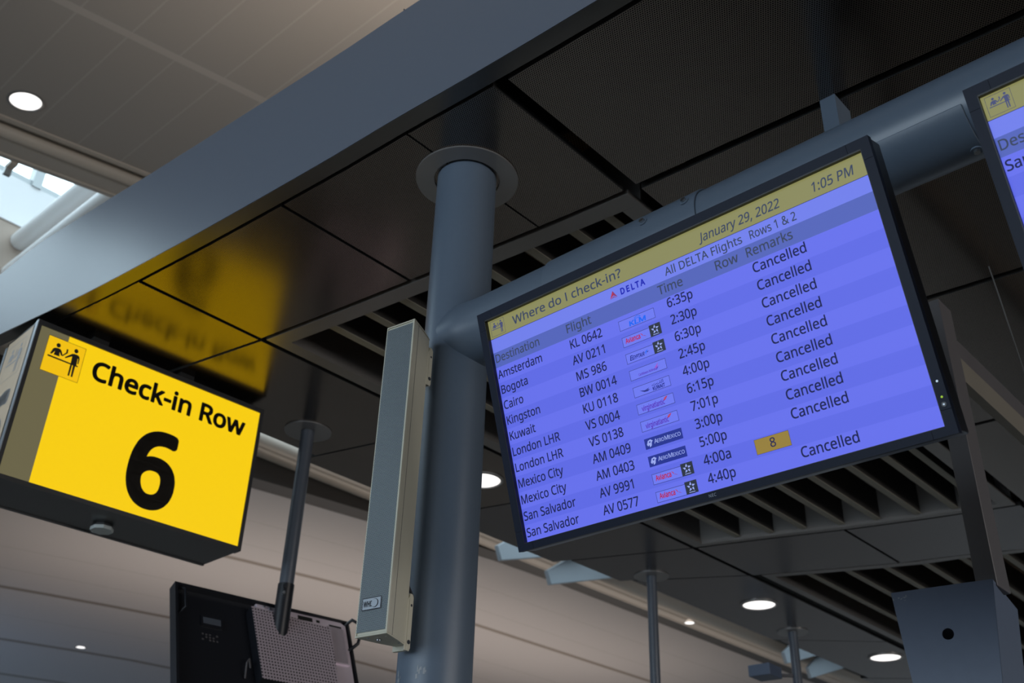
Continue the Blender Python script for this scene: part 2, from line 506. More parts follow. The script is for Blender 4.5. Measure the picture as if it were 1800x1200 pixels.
# ------------------------------------------------------------------ lettering
GLYPHS = {}
for _line in """&587|244 581 287 581 318 567 349 552 366 524 383 497 383 458 383 407 350 372 318 337 268 308 n 423 159 443 184 457 216 n 479 286 n 550 286 537 235 518 191 499 147 468 114 n 585 0 n 490 0 n 420 67 395 45 366 28 338 11 303 2 268 -8 223 -8 168 -8 127 10 87 28 65 63 43 99 43 149 43 190 57 220 72 249 100 273 128 296 166 318 n 133 358 117 379 107 403 96 427 96 456 96 496 114 524 132 552 165 567 198 581|209 273 n 159 239 139 222 128 201 116 180 116 152 116 107 146 81 176 55 225 55 277 55 314 71 350 88 375 111 n|241 524 208 524 186 506 165 488 165 457 165 428 180 404 196 379 225 350 272 377 292 401 313 426 313 458 313 487 294 505 274 524
,215|154 84 n 136 23 n 111 -42 n 85 -103 n 33 -103 n 49 -38 n 63 31 n 73 93 n 148 93 n
-258|32 184 n 32 246 n 226 246 n 226 184 n
0459|419 287 419 217 409 163 399 108 376 70 353 32 316 12 280 -8 229 -8 164 -8 122 27 80 63 60 129 39 195 39 287 39 380 58 446 77 512 119 547 160 581 229 581 293 581 335 547 378 512 399 446 419 380|110 287 110 209 121 156 133 104 159 78 185 52 229 52 272 52 298 78 324 103 336 156 348 209 348 287 348 366 336 417 324 469 298 495 272 521 229 521 185 521 159 495 133 469 121 417 110 366
1459|285 0 n 216 0 n 216 400 n 216 439 n 217 470 n 219 499 n 196 477 n 169 455 n 108 405 n 71 452 n 226 573 n 285 573 n
2459|417 0 n 38 0 n 38 59 n 188 210 n 261 287 291 321 306 353 322 386 322 424 322 472 294 496 265 520 221 520 179 520 147 506 115 492 83 466 n 45 513 n 94 548 121 563 153 572 184 581 221 581 274 581 313 562 351 544 372 510 394 476 394 428 394 383 375 344 357 305 324 267 n 247 185 n 128 67 n 128 64 n 417 64 n
3459|395 439 395 400 381 372 366 344 340 326 313 309 277 302 n 277 298 346 290 379 255 413 220 413 163 413 113 390 74 366 35 318 14 269 -8 193 -8 148 -8 110 -1 71 6 36 23 n 36 89 72 71 114 61 156 51 194 51 271 51 305 81 339 111 339 164 339 200 320 223 302 245 265 255 229 265 179 265 n 123 265 n 123 326 n 180 326 227 326 259 339 290 353 307 377 323 402 323 434 323 476 295 498 267 521 219 521 188 521 164 515 n 117 498 n 75 473 n 39 521 70 545 115 563 160 581 218 581 308 581 352 540 395 500
4459|443 130 n 359 130 n 359 0 n 291 0 n 291 130 n 17 130 n 17 190 n 286 576 n 359 576 n 359 193 n 443 193 n|291 374 n 291 412 n 293 444 n 294 474 n 295 500 n 292 500 n 276 468 n 257 438 n 86 193 n 291 193 n
5459|221 351 279 351 322 331 366 311 389 274 413 237 413 183 413 123 387 81 362 38 314 15 266 -8 199 -8 155 -8 116 0 77 8 51 23 n 51 90 79 72 121 62 162 52 200 52 242 52 274 65 306 79 323 106 341 134 341 176 341 232 306 262 272 292 197 292 n 146 288 n 99 280 n 64 302 n 86 573 n 373 573 n 373 508 n 146 508 n 132 342 n 169 348 n
6459|44 245 44 294 51 342 58 391 75 433 91 476 121 510 151 543 196 562 241 581 306 581 n 344 579 n 377 573 n 377 513 n 344 520 n 308 523 253 523 216 504 179 486 158 454 136 422 127 380 117 338 115 291 n 119 291 132 310 150 326 168 341 194 350 221 358 255 358 305 358 342 338 379 318 400 279 421 240 421 184 421 125 399 82 376 38 336 15 295 -8 239 -8 198 -8 163 7 128 22 101 54 74 85 59 133 44 180|238 51 289 51 320 84 351 116 351 184 351 239 324 271 296 303 241 303 203 303 175 287 147 272 131 248 115 224 115 198 115 172 123 146 131 120 146 99 162 77 185 64 208 51
7459|109 0 n 344 508 n 35 508 n 35 573 n 419 573 n 419 518 n 187 0 n
8459|229 581 279 581 318 565 356 549 378 519 400 488 400 443 400 409 385 383 370 358 346 338 321 318 291 303 326 286 355 265 384 244 401 216 419 188 419 148 419 100 395 65 372 30 330 11 288 -8 231 -8 169 -8 126 10 83 29 61 63 39 97 39 146 39 185 56 214 72 243 99 264 127 285 158 299 130 315 107 336 84 356 71 383 58 409 58 444 58 488 80 518 103 549 141 565 180 581|108 145 108 103 138 76 168 48 229 48 288 48 319 76 350 103 350 148 350 176 335 197 320 218 293 235 266 252 229 265 n 217 270 181 255 157 237 133 220 121 197 108 175|228 524 184 524 155 502 127 481 127 441 127 411 141 391 155 371 179 357 n 232 330 n 282 357 304 371 317 392 330 412 330 441 330 481 302 502 274 524
9459|417 328 417 279 410 231 403 182 387 139 370 96 340 63 310 30 265 11 219 -8 154 -8 n 117 -6 n 82 0 n 82 60 n 115 53 n 152 50 209 50 245 68 281 87 303 118 325 150 334 192 344 234 346 281 n 341 281 329 262 310 247 292 232 266 223 240 214 204 214 156 214 118 235 81 255 61 294 40 332 40 387 40 447 63 491 86 534 127 557 168 581 223 581 264 581 299 565 334 549 361 518 387 487 402 439 417 392|223 521 173 521 142 488 110 455 110 388 110 333 137 301 164 269 220 269 258 269 286 285 314 301 330 325 346 349 346 374 346 400 338 426 330 452 315 474 300 496 277 508 253 521
:215|58 43 58 73 72 85 87 97 107 97 128 97 142 85 157 73 157 43 157 14 142 2 128 -11 107 -11 87 -11 72 2 58 14|58 387 58 417 72 429 87 441 107 441 128 441 142 429 157 417 157 387 157 358 142 345 128 332 107 332 87 332 72 345 58 358
?348|112 183 112 213 118 235 124 257 139 277 154 297 180 319 n 228 363 245 381 253 398 260 415 260 439 260 477 235 498 210 519 163 519 123 519 93 509 n 34 485 n 10 541 42 558 81 569 119 581 168 581 244 581 285 543 327 505 327 440 327 404 316 379 304 354 283 332 n 233 287 n 192 248 178 231 173 215 n 168 175 n 168 161 n 112 161 n|94 43 94 73 108 85 122 97 144 97 164 97 178 85 192 73 192 43 192 14 178 2 164 -11 144 -11 122 -11 108 2 94 14
A512|437 0 n 368 177 n 141 177 n 73 0 n 0 0 n 224 575 n 289 575 n 512 0 n|282 415 n 274 438 n 263 473 n 255 500 n 247 468 n 238 438 n 230 415 n 165 241 n 346 241 n
B521|241 573 349 573 404 541 459 509 459 431 459 397 446 371 434 345 409 328 385 310 350 304 n 350 300 386 294 415 279 444 264 461 236 478 208 478 163 478 111 454 74 430 38 385 19 341 0 279 0 n 78 0 n 78 573 n|256 329 330 329 357 352 384 376 384 423 384 470 351 490 318 511 245 511 n 150 511 n 150 329 n|150 269 n 150 61 n 265 61 342 61 371 91 401 120 401 168 401 199 388 221 374 244 344 256 313 269 260 269 n
C507|323 517 277 517 241 502 204 486 178 456 152 426 139 383 125 340 125 286 125 216 147 164 169 111 213 83 257 55 322 55 360 55 394 62 n 460 78 n 460 15 427 3 393 -2 359 -8 312 -8 225 -8 166 28 107 64 78 131 49 197 49 287 49 352 67 406 85 460 120 499 155 538 206 559 257 581 324 581 368 581 409 572 450 563 482 547 n 453 486 n 394 508 362 517
D585|536 292 536 196 501 131 465 66 399 33 332 0 237 0 n 78 0 n 78 573 n 254 573 341 573 404 540 468 508 502 446 536 384|460 289 460 366 435 415 410 464 361 487 313 511 244 511 n 150 511 n 150 62 n 228 62 344 62 402 119 460 176
E446|398 0 n 78 0 n 78 573 n 398 573 n 398 509 n 150 509 n 150 330 n 383 330 n 383 268 n 150 268 n 150 63 n 398 63 n
F416|150 0 n 78 0 n 78 573 n 398 573 n 398 509 n 150 509 n 150 306 n 383 306 n 383 243 n 150 243 n
G584|326 302 n 524 302 n 524 22 478 6 431 -1 383 -8 323 -8 234 -8 173 28 112 63 81 130 49 196 49 286 49 376 84 442 119 508 186 544 252 581 346 581 394 581 437 572 480 563 516 547 n 489 484 459 498 421 508 383 517 342 517 273 517 225 489 176 461 150 409 124 358 124 286 124 218 146 166 168 113 216 84 263 55 340 55 n 404 59 n 452 68 n 452 238 n 326 238 n
H594|516 0 n 443 0 n 443 267 n 150 267 n 150 0 n 78 0 n 78 573 n 150 573 n 150 330 n 443 330 n 443 573 n 516 573 n
I272|239 0 n 32 0 n 32 42 n 99 57 n 99 515 n 32 531 n 32 573 n 239 573 n 239 531 n 172 515 n 172 57 n 239 42 n
J219|-3 -152 n -37 -150 n -63 -142 n -63 -81 n -35 -87 n -5 -89 15 -89 33 -81 51 -73 63 -53 74 -33 74 3 n 74 573 n 146 573 n 146 9 146 -47 128 -82 109 -118 75 -135 42 -152
K496|496 0 n 411 0 n 209 273 n 150 222 n 150 0 n 78 0 n 78 573 n 150 573 n 150 290 n 199 345 n 249 399 n 403 573 n 488 573 n 261 323 n
L420|78 0 n 78 573 n 150 573 n 150 64 n 400 64 n 400 0 n
M727|330 0 n 142 502 n 139 502 n 142 461 n 144 407 n 144 347 n 144 0 n 78 0 n 78 573 n 184 573 n 361 103 n 364 103 n 544 573 n 650 573 n 650 0 n 578 0 n 578 352 n 579 408 n 581 460 n 584 501 n 581 501 n 390 0 n
N609|532 0 n 447 0 n 141 476 n 138 476 n 141 432 n 143 378 n 144 320 n 144 0 n 78 0 n 78 573 n 161 573 n 467 99 n 470 99 n 468 137 n 466 193 n 464 249 n 464 573 n 532 573 n
O626|577 287 577 221 561 166 544 112 510 73 477 34 428 13 379 -8 314 -8 246 -8 196 13 147 34 114 73 81 112 65 167 49 221 49 288 49 376 78 442 107 508 166 545 225 581 314 581 400 581 459 545 517 508 547 442 577 376|125 287 125 215 145 163 165 111 207 83 249 55 314 55 379 55 420 83 461 111 481 163 501 215 501 287 501 395 456 457 411 518 314 518 249 518 207 490 165 463 145 411 125 359
P485|229 573 342 573 393 528 444 484 444 404 444 369 433 336 421 304 395 278 368 253 324 238 280 223 216 223 n 150 223 n 150 0 n 78 0 n 78 573 n|223 511 n 150 511 n 150 285 n 208 285 262 285 298 296 334 308 352 334 370 359 370 401 370 456 334 484 299 511
R499|236 573 307 573 353 555 399 536 422 500 444 464 444 410 444 364 427 334 411 303 385 285 358 267 330 257 n 487 0 n 403 0 n 264 237 n 150 237 n 150 0 n 78 0 n 78 573 n|232 510 n 150 510 n 150 298 n 236 298 306 298 338 325 370 353 370 407 370 444 355 467 340 489 310 500 279 510
S440|403 153 403 102 378 66 353 30 307 11 261 -8 198 -8 n 137 -5 n 83 4 n 41 19 n 41 88 70 75 113 65 156 55 201 55 244 55 273 66 302 77 316 98 330 119 330 147 330 175 318 194 306 213 277 230 248 246 196 265 n 131 294 103 310 85 330 67 350 57 375 48 401 48 435 48 480 71 513 95 545 136 563 177 581 231 581 278 581 318 572 357 563 389 549 n 366 487 n 302 508 267 517 229 517 193 517 169 507 145 496 133 478 121 459 121 434 121 405 133 386 145 366 172 351 200 336 246 318 297 300 332 279 366 257 385 228 403 198
T446|259 0 n 187 0 n 187 509 n 8 509 n 8 573 n 437 573 n 437 509 n 259 509 n
U586|513 202 513 143 489 95 465 47 416 20 366 -8 290 -8 184 -8 128 50 72 108 72 204 n 72 573 n 144 573 n 144 201 144 132 182 93 219 55 294 55 346 55 379 73 411 92 427 126 442 159 442 202 n 442 573 n 513 573 n
V481|481 573 n 277 0 n 204 0 n 0 573 n 75 573 n 204 205 n 220 160 n 231 119 n 241 80 n 250 119 n 262 161 n 277 207 n 405 573 n
W746|735 573 n 583 0 n 510 0 n 399 375 n 389 410 n 380 443 n 373 471 n 370 488 n 367 471 n 361 443 n 352 409 n 342 373 n 234 0 n 161 0 n 10 573 n 85 573 n 174 223 n 183 186 n 190 151 n 196 118 n 201 87 n 206 119 n 213 154 n 222 191 n 232 227 n 333 573 n 407 573 n 512 225 n 523 187 n 532 151 n 538 117 n 544 87 n 550 129 n 560 175 n 572 224 n 660 573 n
X470|467 0 n 385 0 n 233 249 n 79 0 n 3 0 n 193 298 n 15 573 n 95 573 n 236 348 n 377 573 n 453 573 n 276 300 n
Y454|227 291 n 376 573 n 454 573 n 263 222 n 263 0 n 191 0 n 191 219 n 0 573 n 79 573 n
Z459|427 0 n 30 0 n 30 55 n 332 508 n 40 508 n 40 573 n 419 573 n 419 518 n 118 64 n 427 64 n
a450|231 437 310 437 347 403 385 368 385 293 n 385 0 n 334 0 n 320 61 n 317 61 298 38 279 22 259 6 234 -1 209 -8 172 -8 134 -8 103 6 72 19 55 48 37 76 37 119 37 184 87 219 138 253 243 257 n 316 259 n 316 285 316 338 293 359 269 380 227 380 193 380 163 370 n 106 347 n 84 400 112 415 151 426 189 437|252 208 172 204 141 182 110 160 110 119 110 83 132 66 154 49 188 49 243 49 279 79 315 109 315 172 n 315 210 n
b493|139 461 n 138 410 n 135 373 n 139 373 157 400 189 419 221 437 272 437 352 437 401 381 449 326 449 215 449 141 427 91 405 42 365 17 325 -8 272 -8 221 -8 189 10 157 29 139 55 n 133 55 n 119 0 n 68 0 n 68 609 n 139 609 n|260 379 214 379 188 361 161 344 150 308 139 273 139 217 n 139 214 139 135 165 93 191 51 261 51 319 51 348 93 376 136 376 216 376 297 348 338 319 379
c385|241 -8 184 -8 139 15 95 38 69 87 44 136 44 213 44 292 71 342 97 391 142 415 188 438 245 438 278 438 309 431 339 424 358 415 n 337 356 n 292 370 n 244 376 200 376 172 358 144 339 131 303 117 267 117 213 117 162 131 126 144 90 172 71 199 53 240 53 275 53 302 60 n 351 78 n 351 15 330 4 304 -2 277 -8
d493|221 -8 140 -8 92 48 44 103 44 214 44 325 93 381 141 438 221 438 255 438 280 429 305 421 323 407 342 392 354 374 n 359 374 n 356 405 n 354 438 n 354 609 n 425 609 n 425 0 n 368 0 n 358 58 n 354 58 342 39 323 24 305 10 279 1 254 -8|232 51 300 51 328 88 355 125 355 200 n 355 213 355 294 329 336 302 379 231 379 174 379 146 334 117 289 117 213 117 136 146 93 174 51
e452|234 438 289 438 329 414 369 390 390 346 411 302 411 244 n 411 201 n 117 201 119 128 154 90 190 52 254 52 295 52 327 60 n 392 82 n 392 20 359 6 327 -1 295 -8 251 -8 190 -8 143 17 96 42 70 91 44 140 44 212 44 282 68 333 91 383 134 411 177 438|233 380 183 380 154 348 124 315 119 257 n 338 257 338 294 326 322 315 349 292 364 269 380
g493|221 438 263 438 297 422 331 406 355 373 n 359 373 n 369 430 n 425 430 n 425 -7 425 -68 404 -109 383 -151 341 -172 298 -192 233 -192 186 -192 147 -186 108 -179 78 -165 n 78 -100 108 -116 149 -125 190 -134 237 -134 292 -134 324 -101 355 -69 355 -13 n 355 4 n 356 32 n 358 57 n 354 57 332 24 299 8 265 -8 221 -8 138 -8 91 51 44 109 44 214 44 317 91 377 138 438|230 379 194 379 169 359 144 340 130 303 117 266 117 213 117 134 146 92 176 50 232 50 265 50 288 58 311 67 326 85 342 103 349 131 356 159 356 197 n 356 214 356 273 343 309 330 345 302 362 273 379
h496|139 431 n 138 399 n 135 370 n 140 370 153 393 174 407 195 422 221 429 246 437 273 437 326 437 360 421 395 404 413 370 431 335 431 280 n 431 0 n 361 0 n 361 275 361 327 338 353 314 379 265 379 217 379 189 360 162 342 150 308 139 273 139 222 n 139 0 n 68 0 n 68 609 n 139 609 n
i207|139 430 n 139 0 n 68 0 n 68 430 n|104 591 120 591 133 580 145 569 145 546 145 524 133 512 120 501 104 501 87 501 75 512 63 524 63 546 63 569 75 580 87 591
k428|138 291 n 137 257 n 135 221 n 138 221 n 152 240 n 172 264 n 189 285 n 326 430 n 409 430 n 235 246 n 421 0 n 336 0 n 187 200 n 138 158 n 138 0 n 68 0 n 68 609 n 138 609 n
l207|139 0 n 68 0 n 68 609 n 139 609 n
m750|540 438 613 438 649 401 685 363 685 280 n 685 0 n 615 0 n 615 277 615 327 594 353 573 379 528 379 465 379 438 342 411 306 411 237 n 411 0 n 342 0 n 342 277 342 310 332 333 322 356 303 367 284 379 253 379 210 379 185 360 160 342 150 308 139 273 139 223 n 139 0 n 68 0 n 68 430 n 125 430 n 136 371 n 140 371 153 394 173 409 192 423 217 431 241 438 266 438 316 438 349 420 383 403 398 366 n 402 366 423 403 461 420 498 438
n496|275 438 352 438 391 401 431 363 431 280 n 431 0 n 361 0 n 361 275 361 327 338 353 314 379 265 379 193 379 166 338 139 298 139 223 n 139 0 n 68 0 n 68 430 n 125 430 n 136 371 n 140 371 154 394 175 409 196 423 222 431 248 438
o485|442 216 442 162 428 121 414 79 388 51 362 22 324 7 287 -8 241 -8 199 -8 163 7 127 22 100 51 74 79 59 121 44 162 44 216 44 287 68 336 92 386 137 412 182 438 244 438 302 438 347 412 391 386 417 336 442 287|117 216 117 165 130 128 144 91 172 71 200 51 243 51 286 51 314 71 342 91 356 128 369 165 369 216 369 267 355 303 342 339 314 359 286 379 242 379 176 379 147 335 117 292
p493|273 438 352 438 401 383 449 327 449 216 449 143 427 93 405 43 365 17 326 -8 272 -8 239 -8 213 1 188 10 170 24 n 139 55 n 134 55 n 137 20 n 139 -16 n 139 -192 n 68 -192 n 68 430 n 126 430 n 136 371 n 139 371 152 390 170 405 188 420 213 429 238 438|260 379 217 379 190 362 164 346 152 313 140 280 139 229 n 139 216 139 163 150 126 161 89 188 70 215 51 261 51 301 51 326 72 351 94 364 131 376 168 376 217 376 290 348 334 319 379
r331|269 438 n 295 437 n 319 433 n 310 368 n 287 372 n 264 374 239 374 217 363 194 353 176 334 159 315 149 289 139 262 139 229 n 139 0 n 68 0 n 68 430 n 126 430 n 134 351 n 137 351 151 375 170 395 189 415 214 426 239 438
s384|348 119 348 77 327 49 306 21 268 6 229 -8 176 -8 132 -8 99 -1 67 6 42 19 n 42 83 n 104 60 140 49 178 49 232 49 256 66 280 83 280 112 280 128 271 141 262 154 239 167 n 174 196 n 103 228 73 244 57 266 41 289 41 324 41 379 85 408 130 438 202 438 241 438 275 430 310 423 339 409 n 315 353 n 258 372 229 380 197 380 154 380 131 366 108 352 108 328 108 310 119 298 129 285 154 274 n 219 246 n 289 215 318 199 333 176 348 153
t289|212 50 n 245 53 n 272 59 n 272 5 n 240 -4 n 200 -8 166 -8 138 4 109 15 91 44 74 73 74 125 n 74 375 n 13 375 n 13 409 n 75 437 n 103 528 n 144 528 n 144 430 n 269 430 n 269 375 n 144 375 n 144 127 144 87 163 69 182 50
u496|427 430 n 427 0 n 370 0 n 359 57 n 356 57 342 34 321 20 299 6 273 -1 248 -8 220 -8 168 -8 134 8 99 25 81 59 63 94 63 148 n 63 430 n 135 430 n 135 153 135 102 158 76 181 51 230 51 278 51 306 69 334 87 345 121 357 156 357 206 n 357 430 n
v407|163 0 n 0 430 n 75 430 n 167 176 n 180 137 n 193 96 n 201 63 n 204 63 n 214 96 n 227 138 n 241 176 n 332 430 n 407 430 n 244 0 n
w630|346 243 n 336 276 n 328 308 n 321 335 n 316 357 n 313 357 n 308 335 n 302 307 n 294 275 n 284 242 n 207 1 n 127 1 n 9 431 n 82 431 n 141 201 n 153 154 n 163 109 n 169 73 n 172 73 n 178 97 n 185 128 n 193 160 n 201 188 n 277 431 n 354 431 n 428 188 n 440 149 n 451 109 n 457 74 n 460 74 n 466 108 n 477 153 n 489 201 n 549 431 n 621 431 n 502 1 n 419 1 n
x424|170 220 n 22 430 n 102 430 n 213 268 n 322 430 n 402 430 n 253 220 n 410 0 n 330 0 n 213 172 n 94 0 n 14 0 n
y409|1 430 n 76 430 n 169 185 n 184 144 n 196 105 n 205 68 n 209 68 n 224 121 n 245 186 n 333 430 n 409 430 n 224 -59 209 -99 188 -130 168 -160 138 -176 109 -192 67 -192 n 34 -190 n 9 -186 n 9 -130 n 30 -133 n 56 -135 81 -135 99 -126 117 -116 130 -99 143 -82 152 -59 n 174 -2 n
 209""".split('\n'):
    _c, _rest = _line[0], _line[1:].split('|')
    GLYPHS[_c] = (float(_rest[0]), [[None if t == 'n' else float(t) for t in s.split()] for s in _rest[1:]])
GLYPHS['I'] = (262.0, [[95, 0, None, 95, 573, None, 167, 573, None, 167, 0, None]])
CAP = 573.0
_cache = {}


def glyph(c):
    key = c
    if key in _cache:
        return _cache[key]
    cu = bpy.data.curves.new('letter', 'CURVE')
    cu.dimensions = '2D'
    cu.fill_mode = 'BOTH'
    cu.resolution_u = 5
    for s in GLYPHS[c][1]:
        pts, i = [], 0
        while i < len(s):
            p = (s[i], s[i + 1])
            if s[i + 2] is None:
                pts.append((p, None))
                i += 3
            else:
                pts.append((p, (s[i + 2], s[i + 3])))
                i += 4
        sp = cu.splines.new('BEZIER')
        sp.bezier_points.add(len(pts) - 1)
        sp.use_cyclic_u = True
        n = len(pts)
        for k in range(n):
            p, q = pts[k]
            nx = pts[(k + 1) % n][0]
            b = sp.bezier_points[k]
            b.handle_left_type = b.handle_right_type = 'FREE'
            b.co = (p[0] / CAP, p[1] / CAP, 0)
        for k in range(n):
            p, q = pts[k]
            nx = pts[(k + 1) % n][0]
            q = q or ((p[0] + nx[0]) / 2, (p[1] + nx[1]) / 2)
            b, b2 = sp.bezier_points[k], sp.bezier_points[(k + 1) % n]
            b.handle_right = ((p[0] + 2 * q[0]) / 3 / CAP, (p[1] + 2 * q[1]) / 3 / CAP, 0)
            b2.handle_left = ((nx[0] + 2 * q[0]) / 3 / CAP, (nx[1] + 2 * q[1]) / 3 / CAP, 0)
    o = bpy.data.objects.new('letter', cu)
    COL.objects.link(o)
    dg = bpy.context.evaluated_depsgraph_get()
    dg.update()
    me = bpy.data.meshes.new_from_object(o.evaluated_get(dg))
    res = ([tuple(v.co[:2]) for v in me.vertices], [tuple(p.vertices) for p in me.polygons])
    bpy.data.objects.remove(o)
    bpy.data.meshes.remove(me)
    bpy.data.curves.remove(cu)
    _cache[key] = res
    return res


def text_width(s, track=0.0):
    return sum(GLYPHS[c][0] / CAP + track for c in s) - track


def write(mb, fr, s, a, b, cap, m, c=0.0004, width=None, weight=0.0, slant=0.0, track=0.0, small=None):
    """write s with its left end at a and its baseline at b; cap is the capital height, width fits the run"""
    w = text_width(s, track)
    kx = cap if width is None else width / w
    x = 0.0
    for ch in s:
        adv = GLYPHS[ch][0] / CAP + track
        if GLYPHS[ch][1]:
            vs, fs = glyph(ch)
            fl = []
            for f in fs:
                p0, p1, p2 = [Vector((vs[i][0], vs[i][1], 0)) for i in f[:3]]
                fl.append(f if (p1 - p0).cross(p2 - p0).z >= 0 else f[::-1])
            # heavier strokes: the letter laid over itself, nudged round a small circle
            k = 0 if not weight else (4 if weight < .03 else 20)
            nudges = [(0, 0)] if k == 0 else [(weight * math.cos(2 * math.pi * (i + .5) / k), weight * math.sin(2 * math.pi * (i + .5) / k)) for i in range(k)]
            for dx, dy in nudges:
                mb.add([fr.at(a + (x + p + dx) * kx + slant * q * cap, b + (q + dy) * cap, c) for p, q in vs], fl, m)
        x += adv


ICON = {
    'b1': [(.204, .698), (.26, .725), (.319, .73), (.37, .721), (.406, .682), (.45, .596), (.522, .696), (.514, .793), (.559, .798), (.567, .691), (.463, .565), (.42, .56), (.364, .644), (.387, .52), (.232, .515), (.244, .628), (.185, .516), (.139, .513), (.178, .663)],
    'desk': [(.093, .47), (.903, .455), (.893, .419), (.092, .425)],
    'b2': [(.678, .723), (.725, .743), (.816, .747), (.873, .724), (.899, .651), (.899, .509), (.868, .509), (.862, .643), (.845, .648), (.857, .452), (.703, .453), (.695, .654), (.539, .536), (.522, .565)],
    'l1': [(.703, .46), (.752, .46), (.75, .107), (.705, .107)],
    'l2': [(.772, .46), (.835, .46), (.835, .107), (.79, .107)],
}


def pictogram(mb, fr, a0, b0, w, h, m, c):
    """seated clerk behind a desk, traveller standing before it"""
    for k in ('b1', 'desk', 'b2', 'l1', 'l2'):
        mb.flat(fr, [(a0 + x * w, b0 + y * h) for x, y in ICON[k]], c + (0.0001 if k == 'desk' else 0), m)
    for x, y in ((.293, .808), (.762, .836)):
        n = 20
        mb.flat(fr, [(a0 + (x + .055 * math.cos(2 * math.pi * i / n)) * w, b0 + (y + .06 * math.sin(2 * math.pi * i / n)) * h) for i in range(n)], c, m)


# ================================================================== THE HALL
H = 3.9                                    # underside of the canopy

mb = MB()
mb.box(WORLD, -45, 24, -26, 42, -0.12, 0.0, M['floor'])
structure(mb.build('floor'))


def zA(y):
    return 7.38 + 0.165 * (y - 1.63) if y > 0.6 else 7.21 + 0.165 * (0.6 - max(y, -3.0))  # unseen part slopes back up, shaped so the fascia reflects sky


# near vault: white panels climbing away from the camera
mb = MB()
_ys = [-26, -9, -4, 0.6, 3, 6, 9]
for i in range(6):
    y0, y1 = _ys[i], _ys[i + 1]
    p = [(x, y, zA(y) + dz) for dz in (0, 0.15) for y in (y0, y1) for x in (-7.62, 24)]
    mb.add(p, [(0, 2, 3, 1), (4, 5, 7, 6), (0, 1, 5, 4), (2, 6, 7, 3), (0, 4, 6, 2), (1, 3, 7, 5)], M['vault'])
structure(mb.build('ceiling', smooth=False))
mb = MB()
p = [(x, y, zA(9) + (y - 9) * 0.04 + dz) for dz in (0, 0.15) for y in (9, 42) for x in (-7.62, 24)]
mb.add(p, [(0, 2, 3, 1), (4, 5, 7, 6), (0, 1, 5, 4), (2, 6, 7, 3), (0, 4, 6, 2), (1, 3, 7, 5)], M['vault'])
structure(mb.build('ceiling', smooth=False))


def profile_trim(prof, ys, zoff, m, mb, closed_top):
    """moulding: an x-z outline carried along y"""
    n = len(prof)
    k = len(mb.v)
    for y in ys:
        for x, z in prof:
            mb.v.append(Vector((x, y, z + zoff(y))))
    mi = mb.mi(m)
    for i in range(len(ys) - 1):
        for q in range(n):
            w = (q + 1) % n
            mb.f.append([k + i * n + q, k + i * n + w, k + (i + 1) * n + w, k + (i + 1) * n + q])
            mb.m.append(mi)
    mb.f.append([k + q for q in range(n)])
    mb.f.append([k + (len(ys) - 1) * n + q for q in range(n)][::-1])
    mb.m += [mi, mi]


def arc(cx, cz, r, a0, a1, n=6):
    return [(cx + r * math.cos(math.radians(a0 + (a1 - a0) * i / n)), cz + r * math.sin(math.radians(a0 + (a1 - a0) * i / n))) for i in range(n + 1)]


# ribbed edge beam beside the roof light (heights relative to the vault at the same y)
near = [(-7.55, 0.2), (-7.55, -0.015), (-7.60, -0.015), (-7.60, 0.03), (-7.66, 0.03)] + arc(-7.74, -0.01, 0.06, 60, -100) + \
       [(-7.80, -0.03), (-7.82, -0.05), (-8.02, -0.03), (-8.03, -0.045), (-8.10, -0.03), (-8.11, 0.04), (-8.11, 0.2)]
mb = MB()
profile_trim(near[::-1], [-26, -3, 0.6, 3, 9], lambda y: zA(y), M['mould'], mb, True)
structure(mb.build('trim_1'))
# far edge beam of the roof light, with its dark trough
far = [(-11.62, 7.95), (-11.62, 7.80)] + arc(-11.72, 7.80, 0.10, 0, -95, 6) + [(-11.80, 7.78)] + arc(-11.92, 7.82, 0.09, -170, -20, 5) + \
      [(-12.03, 7.81), (-12.20, 7.80), (-12.21, 7.79), (-12.24, 7.79), (-12.25, 7.95)]
mb = MB()
profile_trim(far[::-1], samples(-26, 42, 6), lambda y: 0.0, M['mould'], mb, True)
structure(mb.build('trim_2'))

def gB(y):
    y = max(min(y, 22.0), -2.0)
    return min(7.82, 1.6 + 6.36 - 0.0029 * (21.0 - y) ** 2)


# far vault: long cream panels between dark joints
mb = MB()
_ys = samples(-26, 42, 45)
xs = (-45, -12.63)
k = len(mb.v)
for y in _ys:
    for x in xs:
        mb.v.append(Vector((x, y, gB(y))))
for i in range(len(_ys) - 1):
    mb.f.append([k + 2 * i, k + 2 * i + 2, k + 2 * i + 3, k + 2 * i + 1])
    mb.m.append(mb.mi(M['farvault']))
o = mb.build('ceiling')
sol = o.modifiers.new('thickness', 'SOLIDIFY')
sol.thickness = 0.12
sol.offset = -1
structure(o)

# dark trough where the far vault meets the beam
mb = MB()
profile_trim([(-12.26, 0.008), (-12.26, 0.9), (-12.66, 0.9), (-12.66, 0.008)], samples(-26, 42, 45), lambda y: gB(y), M['recess'], mb, True)
structure(mb.build('trim_3', smooth=False))

